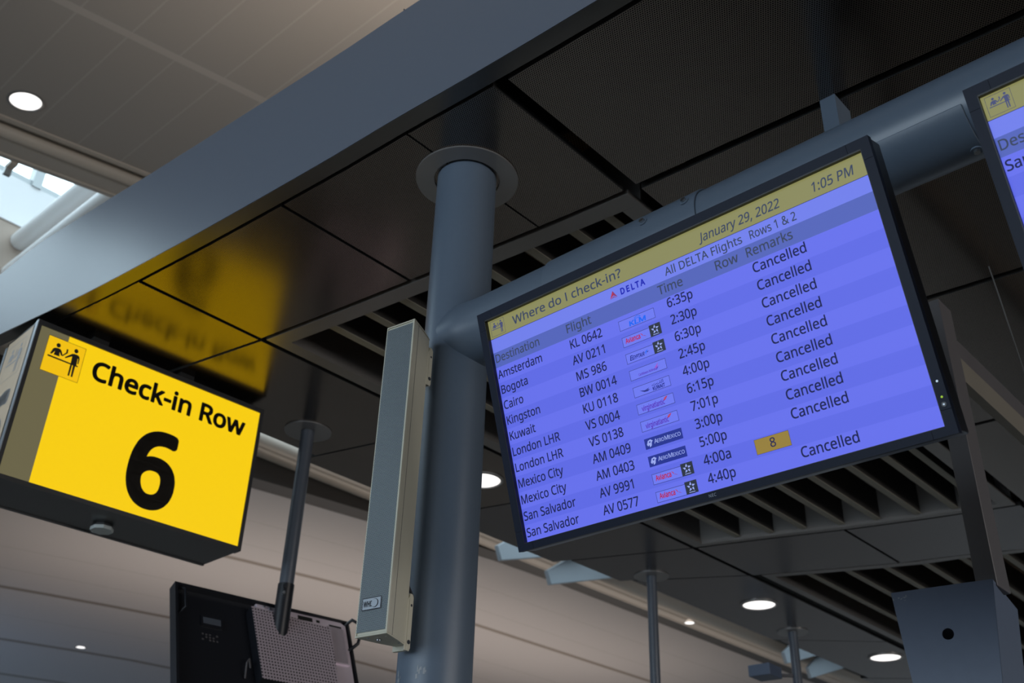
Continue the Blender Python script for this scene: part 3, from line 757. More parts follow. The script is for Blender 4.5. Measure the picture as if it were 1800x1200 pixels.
# wall of the roof light shaft: cream below, white above, then glazing under the sky
mb = MB()
mb.box(WORLD, -11.95, -11.70, 2.5, 14, 7.95, 9.22, M['tanwall'])
mb.box(WORLD, -11.95, -11.68, 2.5, 14, 9.22, 9.84, M['white'])
structure(mb.build('wall_left', smooth=False))
mb = MB()
mb.box(WORLD, -8.2, -8.11, -9, 9, 8.3, 11.0, M['white'])
structure(mb.build('wall_right', smooth=False))
mb = MB()
mb.box(WORLD, -11.82, -11.70, 2.5, 14, 9.84, 9.93, M['alu'])
mb.box(WORLD, -11.82, -11.70, -9, 2.5, 7.95, 8.04, M['alu'])  # unseen glazing added lower here so the fascia reflects bright sky
mb.box(WORLD, -11.82, -11.70, -9, 14, 10.92, 11.0, M['alu'])
for y in (-6.0, -3.6, -1.2, 1.2, 3.60, 6.0, 8.4):
    mb.box(WORLD, -11.84, -11.66, y - 0.06, y + 0.06, 9.84 if y > 2.5 else 8.04, 11.0, M['alu'])
fr_ = mb.build('window_1', smooth=False)
structure(fr_)
mb = MB()
mb.box(WORLD, -11.78, -11.765, 2.5, 14, 9.93, 10.92, M['glass'])
mb.box(WORLD, -11.78, -11.765, -9, 2.5, 8.04, 10.92, M['glass'])
structure(mb.build('pane', fr_, smooth=False))
# roof bars over the slot, open to the sky between
mb = MB()
for y in (-6.0, -3.6, -1.2, 1.2, 3.60, 6.0, 8.4):
    mb.box(WORLD, -11.8, -8.11, y - 0.06, y + 0.06, 11.0, 11.14, M['alu'])
fr2 = mb.build('window_2', smooth=False)
structure(fr2)
mb = MB()
mb.box(WORLD, -11.8, -8.11, -9, 9, 11.04, 11.055, M['glass'])
structure(mb.build('pane', fr2, smooth=False))

# unseen slab added over part of the slot, to cut the skylight
mb = MB()
mb.box(WORLD, -12.2, -10.5, 14.0, 42, 8.35, 8.5, M['mould'])
structure(mb.build('ceiling', smooth=False))

# white tie tubes across the shaft
for i, (ya, za, yb, zb, r, lab) in enumerate((
        (3.87, 9.40, 3.12, 7.86, 0.115, 'white round tube crossing the roof light, the thicker one nearer the glazing'),
        (4.25, 9.55, 3.30, 7.80, 0.10, 'white round tube crossing the roof light, just above the blue-grey fascia'))):
    y, z = (3.62, 9.02) if i == 0 else (3.62, 8.55)
    mb = MB()
    mb.tube([(-11.69, y, z), (-8.12, y, z)], r, M['white'], 20)
    o = mb.build('tie_tube')
    tag(o, lab, 'tube', 'tie tubes across the roof light')

# small pendant on the white shaft wall and clips on the near beam
mb = MB()
mb.tube([(-11.55, 2.62, 9.42), (-11.55, 2.62, 9.66)], 0.008, M['black'], 8)
mb.tube([(-11.55, 2.62, 9.36), (-11.55, 2.62, 9.44)], [0.03, 0.015], M['black'], 10)
mb.tube([(-11.68, 2.62, 9.66), (-11.55, 2.62, 9.66)], 0.008, M['black'], 8)
tag(mb.build('sprinkler_head'), 'tiny dark sprinkler against the white wall of the roof light', 'sprinkler')
for y, lab in ((2.02, 'small pale clip on the moulded beam, at the left edge of the photo'),
               (2.27, 'small pale clip on the moulded beam, above the bright glazing')):
    mb = MB()
    z = zA(y) - 0.03
    mb.box(WORLD, -8.22, -8.10, y - 0.03, y + 0.03, z - 0.02, z + 0.03, M['mould'])
    mb.box(WORLD, -8.24, -8.20, y - 0.03, y + 0.03, z - 0.08, z + 0.03, M['alu'])
    tag(mb.build('beam_clip', bevel=0.005), lab, 'clip', 'clips along the moulded beam')

# pale triangular fins slung under the far beam
for i, (y, z) in enumerate(((11.58, 7.035), (13.02, 7.05), (20.5, 7.21), (21.9, 7.2))):
    fx = -11.02 if i % 2 == 0 else -11.22
    fr = Frame((fx, y, z), (0, 1, 0), (0, 0, 1))
    mb = MB()
    mb.prism(fr, [(0.0, 0.22), (0.10, 0.0), (2.3, 0.72), (2.3, 1.0), (1.2, 1.0)], -0.04, 0.04, M['fin'])
    mb.box(fr, 1.3, 1.4, 7.83 - z, 7.90 - z, -11.62 - fx, -0.04, M['recess'])
    o = mb.build('light_fin', bevel=0.01)
    tag(o, ('pale blue triangular fin showing left of the flight screen corner',
            'pale blue triangular fin just below the flight screen corner, right of its twin',
            'pale blue triangular fin behind the thin right-hand pole',
            'pale blue triangular fin low at the bottom edge, right of the thin right-hand pole')[i], 'fin', 'fins under the far beam')


def downlight(c, r, label, group, up=(0, 0, 1), depth=0.10):
    """recessed round lamp: ring with a luminous disc set inside"""
    t = thing('downlight', label, 'ceiling light', c, group)
    w = Vector(up).normalized()
    q = w.to_track_quat('Z', 'Y').to_matrix()
    fr = Frame(c, q @ Vector((1, 0, 0)), q @ Vector((0, 1, 0)))
    n = 40
    mb_ = MB()
    k = 0
    prof = [(r * 1.14, 0.0), (r * 1.14, -0.006), (r * 1.0, -0.010), (r * 0.97, -0.004), (r * 0.96, -0.001)]
    for a, b in prof:
        for i in range(n):
            t_ = 2 * math.pi * i / n
            mb_.v.append(fr.at(a * math.cos(t_), a * math.sin(t_), b))
    for j in range(len(prof) - 1):
        for i in range(n):
            mb_.f.append([j * n + i, j * n + (i + 1) % n, (j + 1) * n + (i + 1) % n, (j + 1) * n + i])
            mb_.m.append(mb_.mi(M['trimring']))
    mb_.build('trim_ring', t)
    mb_ = MB()
    mb_.prism(fr, [(r * 0.96 * math.cos(2 * math.pi * i / n), r * 0.96 * math.sin(2 * math.pi * i / n)) for i in range(n)], -0.0045, -0.0005, M['lamp'])
    mb_.build('diffuser', t)
    return t


downlight((-7.26, 1.96, zA(1.96)), 0.122, 'bright round downlight in the white panelled ceiling, upper left', 'hall ceiling downlights', (0, -0.165, 1))
downlight((-24.53, 11.7, gB(11.7)), 0.115, 'tiny bright downlight low in the bluish far ceiling, lower left', 'hall ceiling downlights')
downlight((-11.9, 18.35, 7.72), 0.10, 'small bright downlight in the cream moulding left of the dark soffit lamps', 'hall ceiling downlights')

# ================================================================== THE CANOPY
FX = [-4.37, -3.80, -3.575, -3.11, -2.717, -2.347, -2.011, -1.779, -1.514, -1.241, 0, 3.2]
FY = [1.394, 1.465, 1.487, 1.525, 1.551, 1.573, 1.586, 1.601, 1.614, 1.624, 1.655, 1.70]
f_y = lerp(FX, FY)
TX = [-5.2, -4.9, -4.592, -4.293, -4.027, -3.755, -3.007, -2.361, -1.963, 3.2]
TZ = [4.05, 4.15, 4.27, 4.35, 4.373, 4.395, 4.408, 4.405, 4.402, 4.40]
f_top = lerp(TX, TZ)
xs = samples(-5.2, 3.2, 70)
t = thing('canopy_fascia_beam', 'long blue-grey fascia beam along the edge of the dark canopy', 'beam', (-1, 1.6, H))
mb = MB()
mb.strip(xs, lambda x: (f_y(x), H), lambda x: (f_y(x) + 0.05, f_top(x)), M['fascia'])
mb.build('fascia_plate', t)
mb = MB()
mb.strip(xs, lambda x: (f_y(x) + 0.0502, H), lambda x: (f_y(x) + 0.062, H + 0.14), M['lip'])
mb.strip(xs, lambda x: (f_y(x) + 0.001, H - 0.002), lambda x: (f_y(x) + 0.062, H - 0.0002), M['lip'])
mb.build('bottom_lip', t, smooth=False)
mb = MB()
mb.tube([(-2.06, 1.61, 4.40), (-2.06, 1.61, 4.425), (-2.075, 1.61, 4.45)], 0.0035, M['black'], 8)
mb.build('wire_tail', t)

l_y = lambda x: f_y(x) + 0.066
s_y = lerp([-3.964, -3.512, -3.139, -2.583, -1.804, -1.464, -1.173, -.868, -.377, 0.5, 3.2],
           [2.082, 2.158, 2.206, 2.269, 2.343, 2.368, 2.379, 2.398, 2.426, 2.46, 2.53])
t_y = lerp([-3.93, -3.47, -3.22, -2.725, -2.586, -2.097, -1.647, 0, 3.2], [5.35, 5.52, 5.587, 5.743, 5.789, 5.917, 6.01, 6.2, 6.4])
q_y = lerp([-3.44, -2.558, -2.248, -1.908, 0, 3.2], [6.223, 6.565, 6.62, 6.745, 7.0, 7.3])
u_y = lerp([-1.57, -1.40, -1.2, 3.2], [3.60, 3.615, 3.64, 4.0])
v_y = lerp([-1.87, -1.75, 3.2], [4.82, 4.832, 5.2])
a_y = lerp([-4.25, -3.926, -3.5], [3.10, 3.18, 3.29])
b_y = lerp([-4.108, -3.75, -3.5], [4.183, 4.27, 4.33])
c_y = lerp([-4.185, -3.57], [5.819, 6.151])
d_y = lerp([-4.042, -3.432], [7.836, 8.335])
e_y = lerp([-4.2, -3.4], [9.3, 9.9])
end_y = lambda x: 12.6
EX = lerp([1.4, 2.73, 3.3, 3.57, 4.1, 4.55, 5.2, 5.8, 6.3, 7.07, 8.35, 9.5, 12.6],
          [-4.31, -4.31, -4.355, -4.385, -4.40, -4.42, -4.30, -4.22, -4.185, -4.135, -4.11, -4.2, -4.25])

pan = MB()


def panel(x0, x1, lo, hi, m, gx=0.011, gy=0.011, n=4):
    f0 = len(pan.f)
    pan.strip(samples(x0 + gx, x1 - gx, n), lambda x: (lo(x) + gy, H), lambda x: (hi(x) - gy, H + 0.025), m)
    v = pan.mi(M['void'])
    for i in range(f0, len(pan.f)):                # metal underside only; edges painted black to keep highlights out of the seams
        if i >= f0 + 4 * n or (i - f0) % 4 != 0:
            pan.m[i] = v


P, Q = M['soffit'], M['plain_soffit']
# left strip, ending at the open edge of the canopy
rows = [l_y, s_y, a_y, b_y, t_y, c_y, d_y, e_y, end_y]
for i in range(len(rows) - 1):
    x0 = min(EX(rows[i](-4.2)), EX(rows[i + 1](-4.2)))
    panel(-4.30 if i < 2 else x0, -3.51, rows[i], rows[i + 1], P if i < 3 else Q, gy=0.008)
# panels between the fascia and the first louvre bay
for x0, x1 in ((-3.51, -2.665), (-2.665, -2.05), (-2.05, -1.685)):
    panel(x0, x1, l_y, s_y, P, gx=0.004 if x1 != -2.665 else 0.011)
# between the two louvre bays
for x0, x1 in ((-3.50, -2.615), (-2.615, -1.66), (-1.66, -0.5), (-0.5, 3.2)):
    panel(x0, x1, t_y, q_y, Q, gx=0.009, gy=0.008)
# right-hand field
for lo, hi in ((l_y, s_y), (s_y, u_y), (u_y, v_y), (v_y, t_y)):
    for x0, x1 in ((-1.64, 0.62), (0.62, 3.2)):
        panel(x0, x1, lo, hi, P, gx=0.006, gy=0.016)
panel(-1.55, 3.2, q_y, end_y, Q)
pan.strip(samples(-4.25, 3.2, 30), lambda x: (f_y(x) + 0.045, H + 0.42), lambda x: (12.6, H + 0.45), M['void'])
pan.box(WORLD, -3.5, -1.68, 2.3, 6.0, H + 0.36, H + 0.38, M['plenum'])
pan.box(WORLD, -3.5, -1.55, 6.3, 12.6, H + 0.36, H + 0.38, M['plenum'])
pan.box(WORLD, 3.2, 3.25, 1.75, 12.6, H, H + 0.45, M['void'])
structure(pan.build('ceiling', smooth=False))


def louvre(label, x0, x1, lo, hi, w, slats, group):
    t = thing('louvre_grille', label, 'grille', ((x0 + x1) / 2, (lo(x0) + hi(x1)) / 2, H), group)
    mb = MB()
    g = 0.012
    a, b = x0 + g, x1 - g
    m = M['frame']
    L = lambda x: lo(x) + g
    U = lambda x: hi(x) - g
    mb.strip(samples(a, b, 8), lambda x: (L(x), H), lambda x: (L(x) + w, H + 0.02), m)
    mb.strip(samples(a, b, 8), lambda x: (U(x) - w * 0.6, H), lambda x: (U(x), H + 0.02), m)
    mb.strip([a, a + w * 0.9], lambda x: (L(x) + w, H), lambda x: (U(x) - w * 0.6, H + 0.02), m)
    mb.strip([b - w, b], lambda x: (L(x) + w, H), lambda x: (U(x) - w * 0.6, H + 0.02), m)
    # upright inner walls
    mb.strip(samples(a, b, 8), lambda x: (L(x) + w, H + 0.02), lambda x: (L(x) + w + 0.01, H + 0.36), M['frame'])
    mb.strip(samples(a, b, 8), lambda x: (U(x) - w * 0.6 - 0.01, H + 0.02), lambda x: (U(x) - w * 0.6, H + 0.36), M['frame'])
    mb.strip([a + w * 0.9 - 0.01, a + w * 0.9], lambda x: (L(x) + w, H + 0.02), lambda x: (U(x) - w * 0.6, H + 0.36), M['frame'])
    mb.strip([b - w, b - w + 0.01], lambda x: (L(x) + w, H + 0.02), lambda x: (U(x) - w * 0.6, H + 0.36), M['frame'])
    mb.build('frame', t, smooth=False)
    for x in slats:
        mb = MB()
        mb.box(WORLD, x - 0.017, x + 0.017, L(x) + w + 0.01, U(x) - w * 0.6 - 0.01, H + 0.016, H + 0.20, M['slatshade'])
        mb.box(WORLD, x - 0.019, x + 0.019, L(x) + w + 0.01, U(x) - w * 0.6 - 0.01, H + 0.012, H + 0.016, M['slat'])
        mb.build('slat', t, smooth=False)
    return t


louvre('louvred ceiling bay behind the column and under the flight screen', -3.505, -1.675, s_y, t_y, 0.075,
       [-3.20, -3.0, -2.81, -2.60, -2.40, -2.18, -1.98, -1.83], 'louvred bays')
louvre('louvred ceiling bay farther back, left of the grey metal housing', -3.46, -1.56, q_y, end_y, 0.06,
       [-3.2, -2.97, -2.74, -2.51, -2.28, -2.05, -1.82], 'louvred bays')

G = 'soffit downlights'
downlight((-3.81, 3.87, H - 0.001), 0.105, 'round white downlight in the dark soffit, right of the thick column', G)
downlight((-3.80, 6.79, H - 0.001), 0.118, 'round white downlight in the dark soffit, under the right of the flight screen', G)
downlight((-3.73, 8.70, H - 0.001), 0.125, 'round white downlight in the dark soffit at the lower right, left of the grey housing', G)

# ------------------------------------------------------------------ thick column and its cross pipe
CX, CY = -2.06, 1.95
t = thing('support_column', 'thick blue-grey round steel column carrying the cross pipe', 'column', (CX, CY, 0))
mb = MB()
mb.tube([(CX, CY, 0.0), (CX, CY, H + 0.40)], 0.1, M['paint'], 64)
mb.build('shaft', t)
mb = MB()
mb.ring((CX, CY), 0.112, 0.174, H - 0.006, H - 0.0005, M['collar'], 64)
mb.build('ceiling_collar', t, smooth=False)
mb = MB()
fr = Frame((CX, CY, 0), (1, 0, 0), (0, 0, 1))
rnd = random.Random(3)
for k in range(14):
    ang = math.radians(rnd.choice((252, 292, 300)) + rnd.uniform(-5, 5))
    z = 2.0 + rnd.uniform(0.21, 0.245)
    p = Vector((CX + 0.1003 * math.cos(ang), CY + 0.1003 * math.sin(ang), z))
    tv = Vector((-math.sin(ang), math.cos(ang), 0))
    f2 = Frame(p, tv, (0, 0, 1))
    w_, h_ = rnd.uniform(0.001, 0.003), rnd.uniform(0.003, 0.010)
    f2 = f2 if f2.n.dot(Vector((math.cos(ang), math.sin(ang), 0))) > 0 else Frame(p, -tv, (0, 0, 1))
    mb.flat(f2, [(-w_, -h_), (w_, -h_ * rnd.uniform(.2, 1)), (w_ * rnd.uniform(.3, 1), h_), (-w_, h_ * rnd.uniform(.2, 1))], 0.0002, M['bare'])
mb.build('paint_scuffs', t, smooth=False)

PY, PZ, PR = 1.95, 3.25, 0.1
t = thing('cross_pipe', 'blue-grey horizontal pipe running from the column behind both flight screens', 'pipe', (-1.0, PY, PZ))
mb = MB()
mb.tube([(CX + 0.0, PY, PZ), (CX + 0.075, PY, PZ), (CX + 0.10, PY, PZ), (CX + 0.125, PY, PZ), (CX + 0.16, PY, PZ), (-1, PY, PZ), (3.2, PY, PZ)],
        [0.098, 0.107, 0.104, 0.1015, PR, PR, PR], M['paint'], 64)
mb.build('pipe', t)


def half_shell(name, parent, x0, x1, a0, a1, r):
    """curved clamp plate hugging the pipe between two angles"""
    n = 30
    mb = MB()
    mi = mb.mi(M['paint'])
    for x in (x0, x1):
        for rr in (PR + 0.0005, r):
            for i in range(n + 1):
                a = math.radians(a0 + (a1 - a0) * i / n)
                mb.v.append(Vector((x, PY + rr * math.cos(a), PZ + rr * math.sin(a))))
    w = n + 1
    for i in range(n):
        a, b, c, d = i, w + i, 2 * w + i, 3 * w + i
        for q in ((b, b + 1, d + 1, d), (a, c, c + 1, a + 1), (a, a + 1, b + 1, b), (c, d, d + 1, c + 1)):
            mb.f.append(list(q))
            mb.m.append(mi)
    mb.f += [[0, w, 3 * w, 2 * w], [n, 2 * w + n, 3 * w + n, w + n]]
    mb.m += [mi, mi]
    return mb.build(name, parent, bevel=0.0015)


def bolt(parent, p, nrm):
    mb = MB()
    p, nrm = Vector(p), Vector(nrm).normalized()
    mb.tube([p - nrm * 0.002, p + nrm * 0.003], 0.0125, M['paint'], 24)
    mb.tube([p + nrm * 0.003, p + nrm * 0.009], 0.0075, M['steel'], 6)
    return mb.build('bolt', parent)


for x0_, x1_, a0_, a1_, bolts in ((-1.62, -1.115, 25, 205, ((-1.275, 1.855, 3.281), (-1.146, 1.856, 3.285))),
                                  (-1.0, -0.452, 206, 340, ((-0.466, 1.948, 3.15),))):
    cl = half_shell('clamp_plate', t, x0_, x1_, a0_, a1_, PR + .0055)
    for p in bolts:
        d = Vector((0, p[1] - PY, p[2] - PZ)).normalized()
        bolt(cl, Vector((p[0], PY, PZ)) + d * (PR + .0055), d)
# short hanger holding the pipe to the soffit
mb = MB()
mb.box(WORLD, -0.968, -0.919, 2.375, 2.475, 3.21, H - 0.0005, M['paint'])
mb.box(WORLD, -0.985, -0.902, 2.045, 2.475, 3.20, 3.21, M['paint'])
mb.build('hanger', t, smooth=False)

# square post with the tapered housing on it and a level arm behind
t = thing('post_with_housing', 'dark square post with a tapered blue-grey metal housing, lower right of the flight screen', 'post', (-1.05, 3.2, 0))
mb = MB()
mb.box(WORLD, -1.045, -0.984, 3.15, 3.255, 2.585, 3.575, M['post'])
mb.box(WORLD, -1.20, -1.01, 3.12, 3.30, 2.58, 2.585, M['post'])
mb.box(WORLD, -1.16, -1.06, 3.16, 3.30, 0.0, 1.972, M['post'])
mb.build('post_tube', t, bevel=0.003)
mb = MB()
mb.box(WORLD, -1.078, -1.046, 3.17, 5.6, 3.405, 3.50, M['armlit'])
mb.box(WORLD, -1.085, -1.046, 3.17, 5.6, 3.50, 3.575, M['post'])
mb.build('arm', t, smooth=False)
fr = Frame((-1.268, 3.064, 2.593), (0.9885, 0.151, 0), (0, 0, 1))      # its front face; n looks at the camera
mb = MB()
W0, W1, HH, DD = 0.290, 0.19, 0.62, 0.34
th = 0.004
A = [(0, 0), (W0, 0)]
cut = -0.135
hole = (0.142, -0.140, 0.0165)
# front sheet with a true round hole
n = 32
k = len(mb.v)
outer = [(0, 0), (W0, 0), (W0 - 0.062, -HH), (0.052, -HH)]
ring_pts = [(hole[0] + hole[2] * math.cos(2 * math.pi * i / n), hole[1] + hole[2] * math.sin(2 * math.pi * i / n)) for i in range(n)]
mid = [(hole[0] + 0.06 * math.cos(2 * math.pi * i / n), hole[1] + 0.06 * math.sin(2 * math.pi * i / n)) for i in range(n)]


def taper_edge(x, y):
    return x, y


def on_outline(ang):
    dx, dy = math.cos(ang), math.sin(ang)
    best = None
    for i in range(4):
        (x1, y1), (x2, y2) = outer[i], outer[(i + 1) % 4]
        den = dx * (y2 - y1) - dy * (x2 - x1)
        if abs(den) < 1e-9:
            continue
        t_ = ((x1 - hole[0]) * (y2 - y1) - (y1 - hole[1]) * (x2 - x1)) / den
        s_ = ((x1 - hole[0]) * dy - (y1 - hole[1]) * dx) / den
        if t_ > 0 and -1e-6 <= s_ <= 1 + 1e-6 and (best is None or t_ < best):
            best = t_
    return hole[0] + dx * best, hole[1] + dy * best


angs = sorted(set([2 * math.pi * i / n for i in range(n)] + [math.atan2(y - hole[1], x - hole[0]) % (2 * math.pi) for x, y in outer]))
n = len(angs)
for c in (0.0, -th):
    for a in angs:
        mb.v.append(fr.at(hole[0] + hole[2] * math.cos(a), hole[1] + hole[2] * math.sin(a), c))
    for a in angs:
        x, y = on_outline(a)
        mb.v.append(fr.at(x, y, c))
mi = mb.mi(M['shroud'])
for i in range(n):
    j = (i + 1) % n
    mb.f += [[i, n + i, n + j, j], [2 * n + i, 2 * n + j, 3 * n + j, 3 * n + i], [i, j, 2 * n + j, 2 * n + i]]
    mb.m += [mi] * 3
front = mb.build('front_sheet', t, smooth=False)
mb = MB()
back = Frame(fr.at(0, 0, -DD), fr.u, fr.v)
L0, L1 = fr.at(0, 0, -th), fr.at(0.052, -HH, -th)
R0, R1 = fr.at(W0, 0, -th), fr.at(W0 - 0.062, -HH, -th)
for (p0, p1, inw) in ((L0, L1, fr.u), (R0, R1, -fr.u)):
    d = -fr.n * (DD - th)
    q = [p0, p1, p1 + d, p0 + d]
    q2 = [x + inw * th for x in q]
    mb.add(q + q2, [(0, 1, 2, 3), (7, 6, 5, 4), (0, 4, 5, 1), (1, 5, 6, 2), (2, 6, 7, 3), (3, 7, 4, 0)], M['shroud'])
p = [fr.at(0.052, -HH + th, -th), fr.at(W0 - 0.062, -HH + th, -th), fr.at(W0 - 0.062, -HH + th, -DD), fr.at(0.052, -HH + th, -DD)]
q = [x - fr.v * th for x in p]
mb.add(p + q, [(0, 1, 2, 3), (7, 6, 5, 4), (0, 4, 5, 1), (1, 5, 6, 2), (2, 6, 7, 3), (3, 7, 4, 0)], M['shroud'])
p = [fr.at(0, 0, -DD), fr.at(W0, 0, -DD), fr.at(W0 - 0.062, -HH, -DD), fr.at(0.052, -HH, -DD)]
q = [x - fr.n * th for x in p]
mb.add(p + q, [(0, 1, 2, 3), (7, 6, 5, 4), (0, 4, 5, 1), (1, 5, 6, 2), (2, 6, 7, 3), (3, 7, 4, 0)], M['shroud'])
mb.build('side_sheets', t, smooth=False)
mb = MB()
for k in range(16):
    a, b = 0.004 + rnd.uniform(0, 0.05) * (1 if k > 4 else .5), -0.014 - rnd.uniform(0, 0.014) + 0.0
    s = rnd.uniform(0.0008, 0.0024)
    mb.flat(fr, [(a - s, b - s * .6), (a + s, b - s), (a + s * .7, b + s), (a - s, b + s * .7)], 0.0003, M['bare'])
mb.build('paint_chips', t, smooth=False)

# ------------------------------------------------------------------ slim poles
GP = 'slim poles along the canopy edge'


def slim_pole(x, y, z0, r, label):
    t = thing('slim_pole', label, 'pole', (x, y, z0), GP)
    mb = MB()
    mb.tube([(x, y, z0), (x, y, H + 0.3)], r, M['pole'], 32)
    mb.build('shaft', t)
    mb = MB()
    mb.ring((x, y), r + 0.002, r + 0.085, H - 0.006, H - 0.0005, M['collar'], 48)
    mb.build('ceiling_collar', t, smooth=False)
    return t


slim_pole(-4.08, 2.867, 3.098, 0.034, 'slim dark pole behind the yellow sign, carrying the rear of a monitor')
slim_pole(-4.046, 5.80, 0.0, 0.034, 'slim dark pole below the middle of the flight screen')
slim_pole(-3.97, 7.58, 0.0, 0.036, 'slim dark pole at the lower right, beside a small grey box')

t = thing('small_box', 'small blue-grey box fixed to the slim pole at the lower right', 'box', (-4.09, 7.28, 3.58))
fr = Frame((-4.09, 7.28, 3.53), (1.0, 0.04, 0), (0, 0, 1))
mb = MB()
mb.box(fr, -0.125, 0.055, 0.0, 0.085, -0.20, 0.0, M['shroud'])
mb.build('case', t, bevel=0.004)
mb = MB()
mb.tube([fr.at(0.03, 0.03, -0.195), (-3.99, 7.548, 3.56)], 0.014, M['post'], 12)
mb.build('arm', t)

mb = MB()
mb.tube([(-0.913, 3.575, H), (-0.902, 3.577, 3.75), (-0.882, 3.58, 3.44), (-0.86, 3.585, 3.1)], 0.0022, M['wire'], 8)
tag(mb.build('hanging_wire'), 'thin grey wire hanging from the dark soffit right of the flight screen', 'wire')

# ================================================================== FLIGHT SCREENS
C = {
    'row_a': lit('screen_row_light', 97, 107, 233), 'row_b': lit('screen_row_dark', 89, 100, 226),
    'band': lit('screen_heading_band', 77, 94, 182), 'yellow': lit('screen_header_yellow', 134, 133, 84),
    'top': lit('screen_white_row', 108, 122, 232), 'text': lit('screen_text', 22, 28, 78),
    'headtext': lit('screen_heading_text', 55, 66, 92), 'hairline': lit('screen_hairline', 30, 35, 92),
    'icon': lit('screen_icon_blue', 62, 68, 112), 'amber': lit('screen_amber', 146, 122, 44),
    'red': lit('logo_red', 176, 30, 70), 'redb': lit('logo_dark_red', 140, 40, 96), 'dblue': lit('logo_delta_blue', 30, 38, 176),
    'klm': lit('logo_sky_blue', 30, 100, 240), 'navy': lit('logo_navy', 16, 28, 122), 'starbox': lit('logo_black_box', 28, 36, 52),
    'pale': lit('logo_pale', 150, 165, 235), 'purple': lit('logo_purple', 82, 34, 176), 'pink': lit('logo_pink', 160, 70, 190),
    'ameblue': lit('logo_deep_blue', 18, 36, 140), 'boxfill': lit('logo_box_fill', 104, 116, 238),
}
AW, AH = 1.015, 0.565                    # picture area, metres


def star_box(mb, fr, x0, x1, y0, y1, c):
    mb.rect(fr, x0, x1, y0, y1, c, C['starbox'])
    cx, cy, r = (x0 + x1) / 2, (y0 + y1) / 2 + 0.001, (x1 - x0) * 0.36
    for k in range(5):
        a = math.radians(90 + 72 * k)
        d1, d2 = math.radians(40), math.radians(14)
        pts = [(cx + r * math.cos(a), cy + r * math.sin(a)),
               (cx + r * .55 * math.cos(a + d1), cy + r * .55 * math.sin(a + d1)),
               (cx + r * .28 * math.cos(a), cy + r * .28 * math.sin(a)),
               (cx + r * .50 * math.cos(a - d2), cy + r * .50 * math.sin(a - d2))]
        mb.flat(fr, pts, c + 0.0003, C['pale'])
    mb.rect(fr, cx - r * .7, cx + r * .7, y0 + 0.0022, y0 + 0.0036, c + 0.0003, C['pale'])


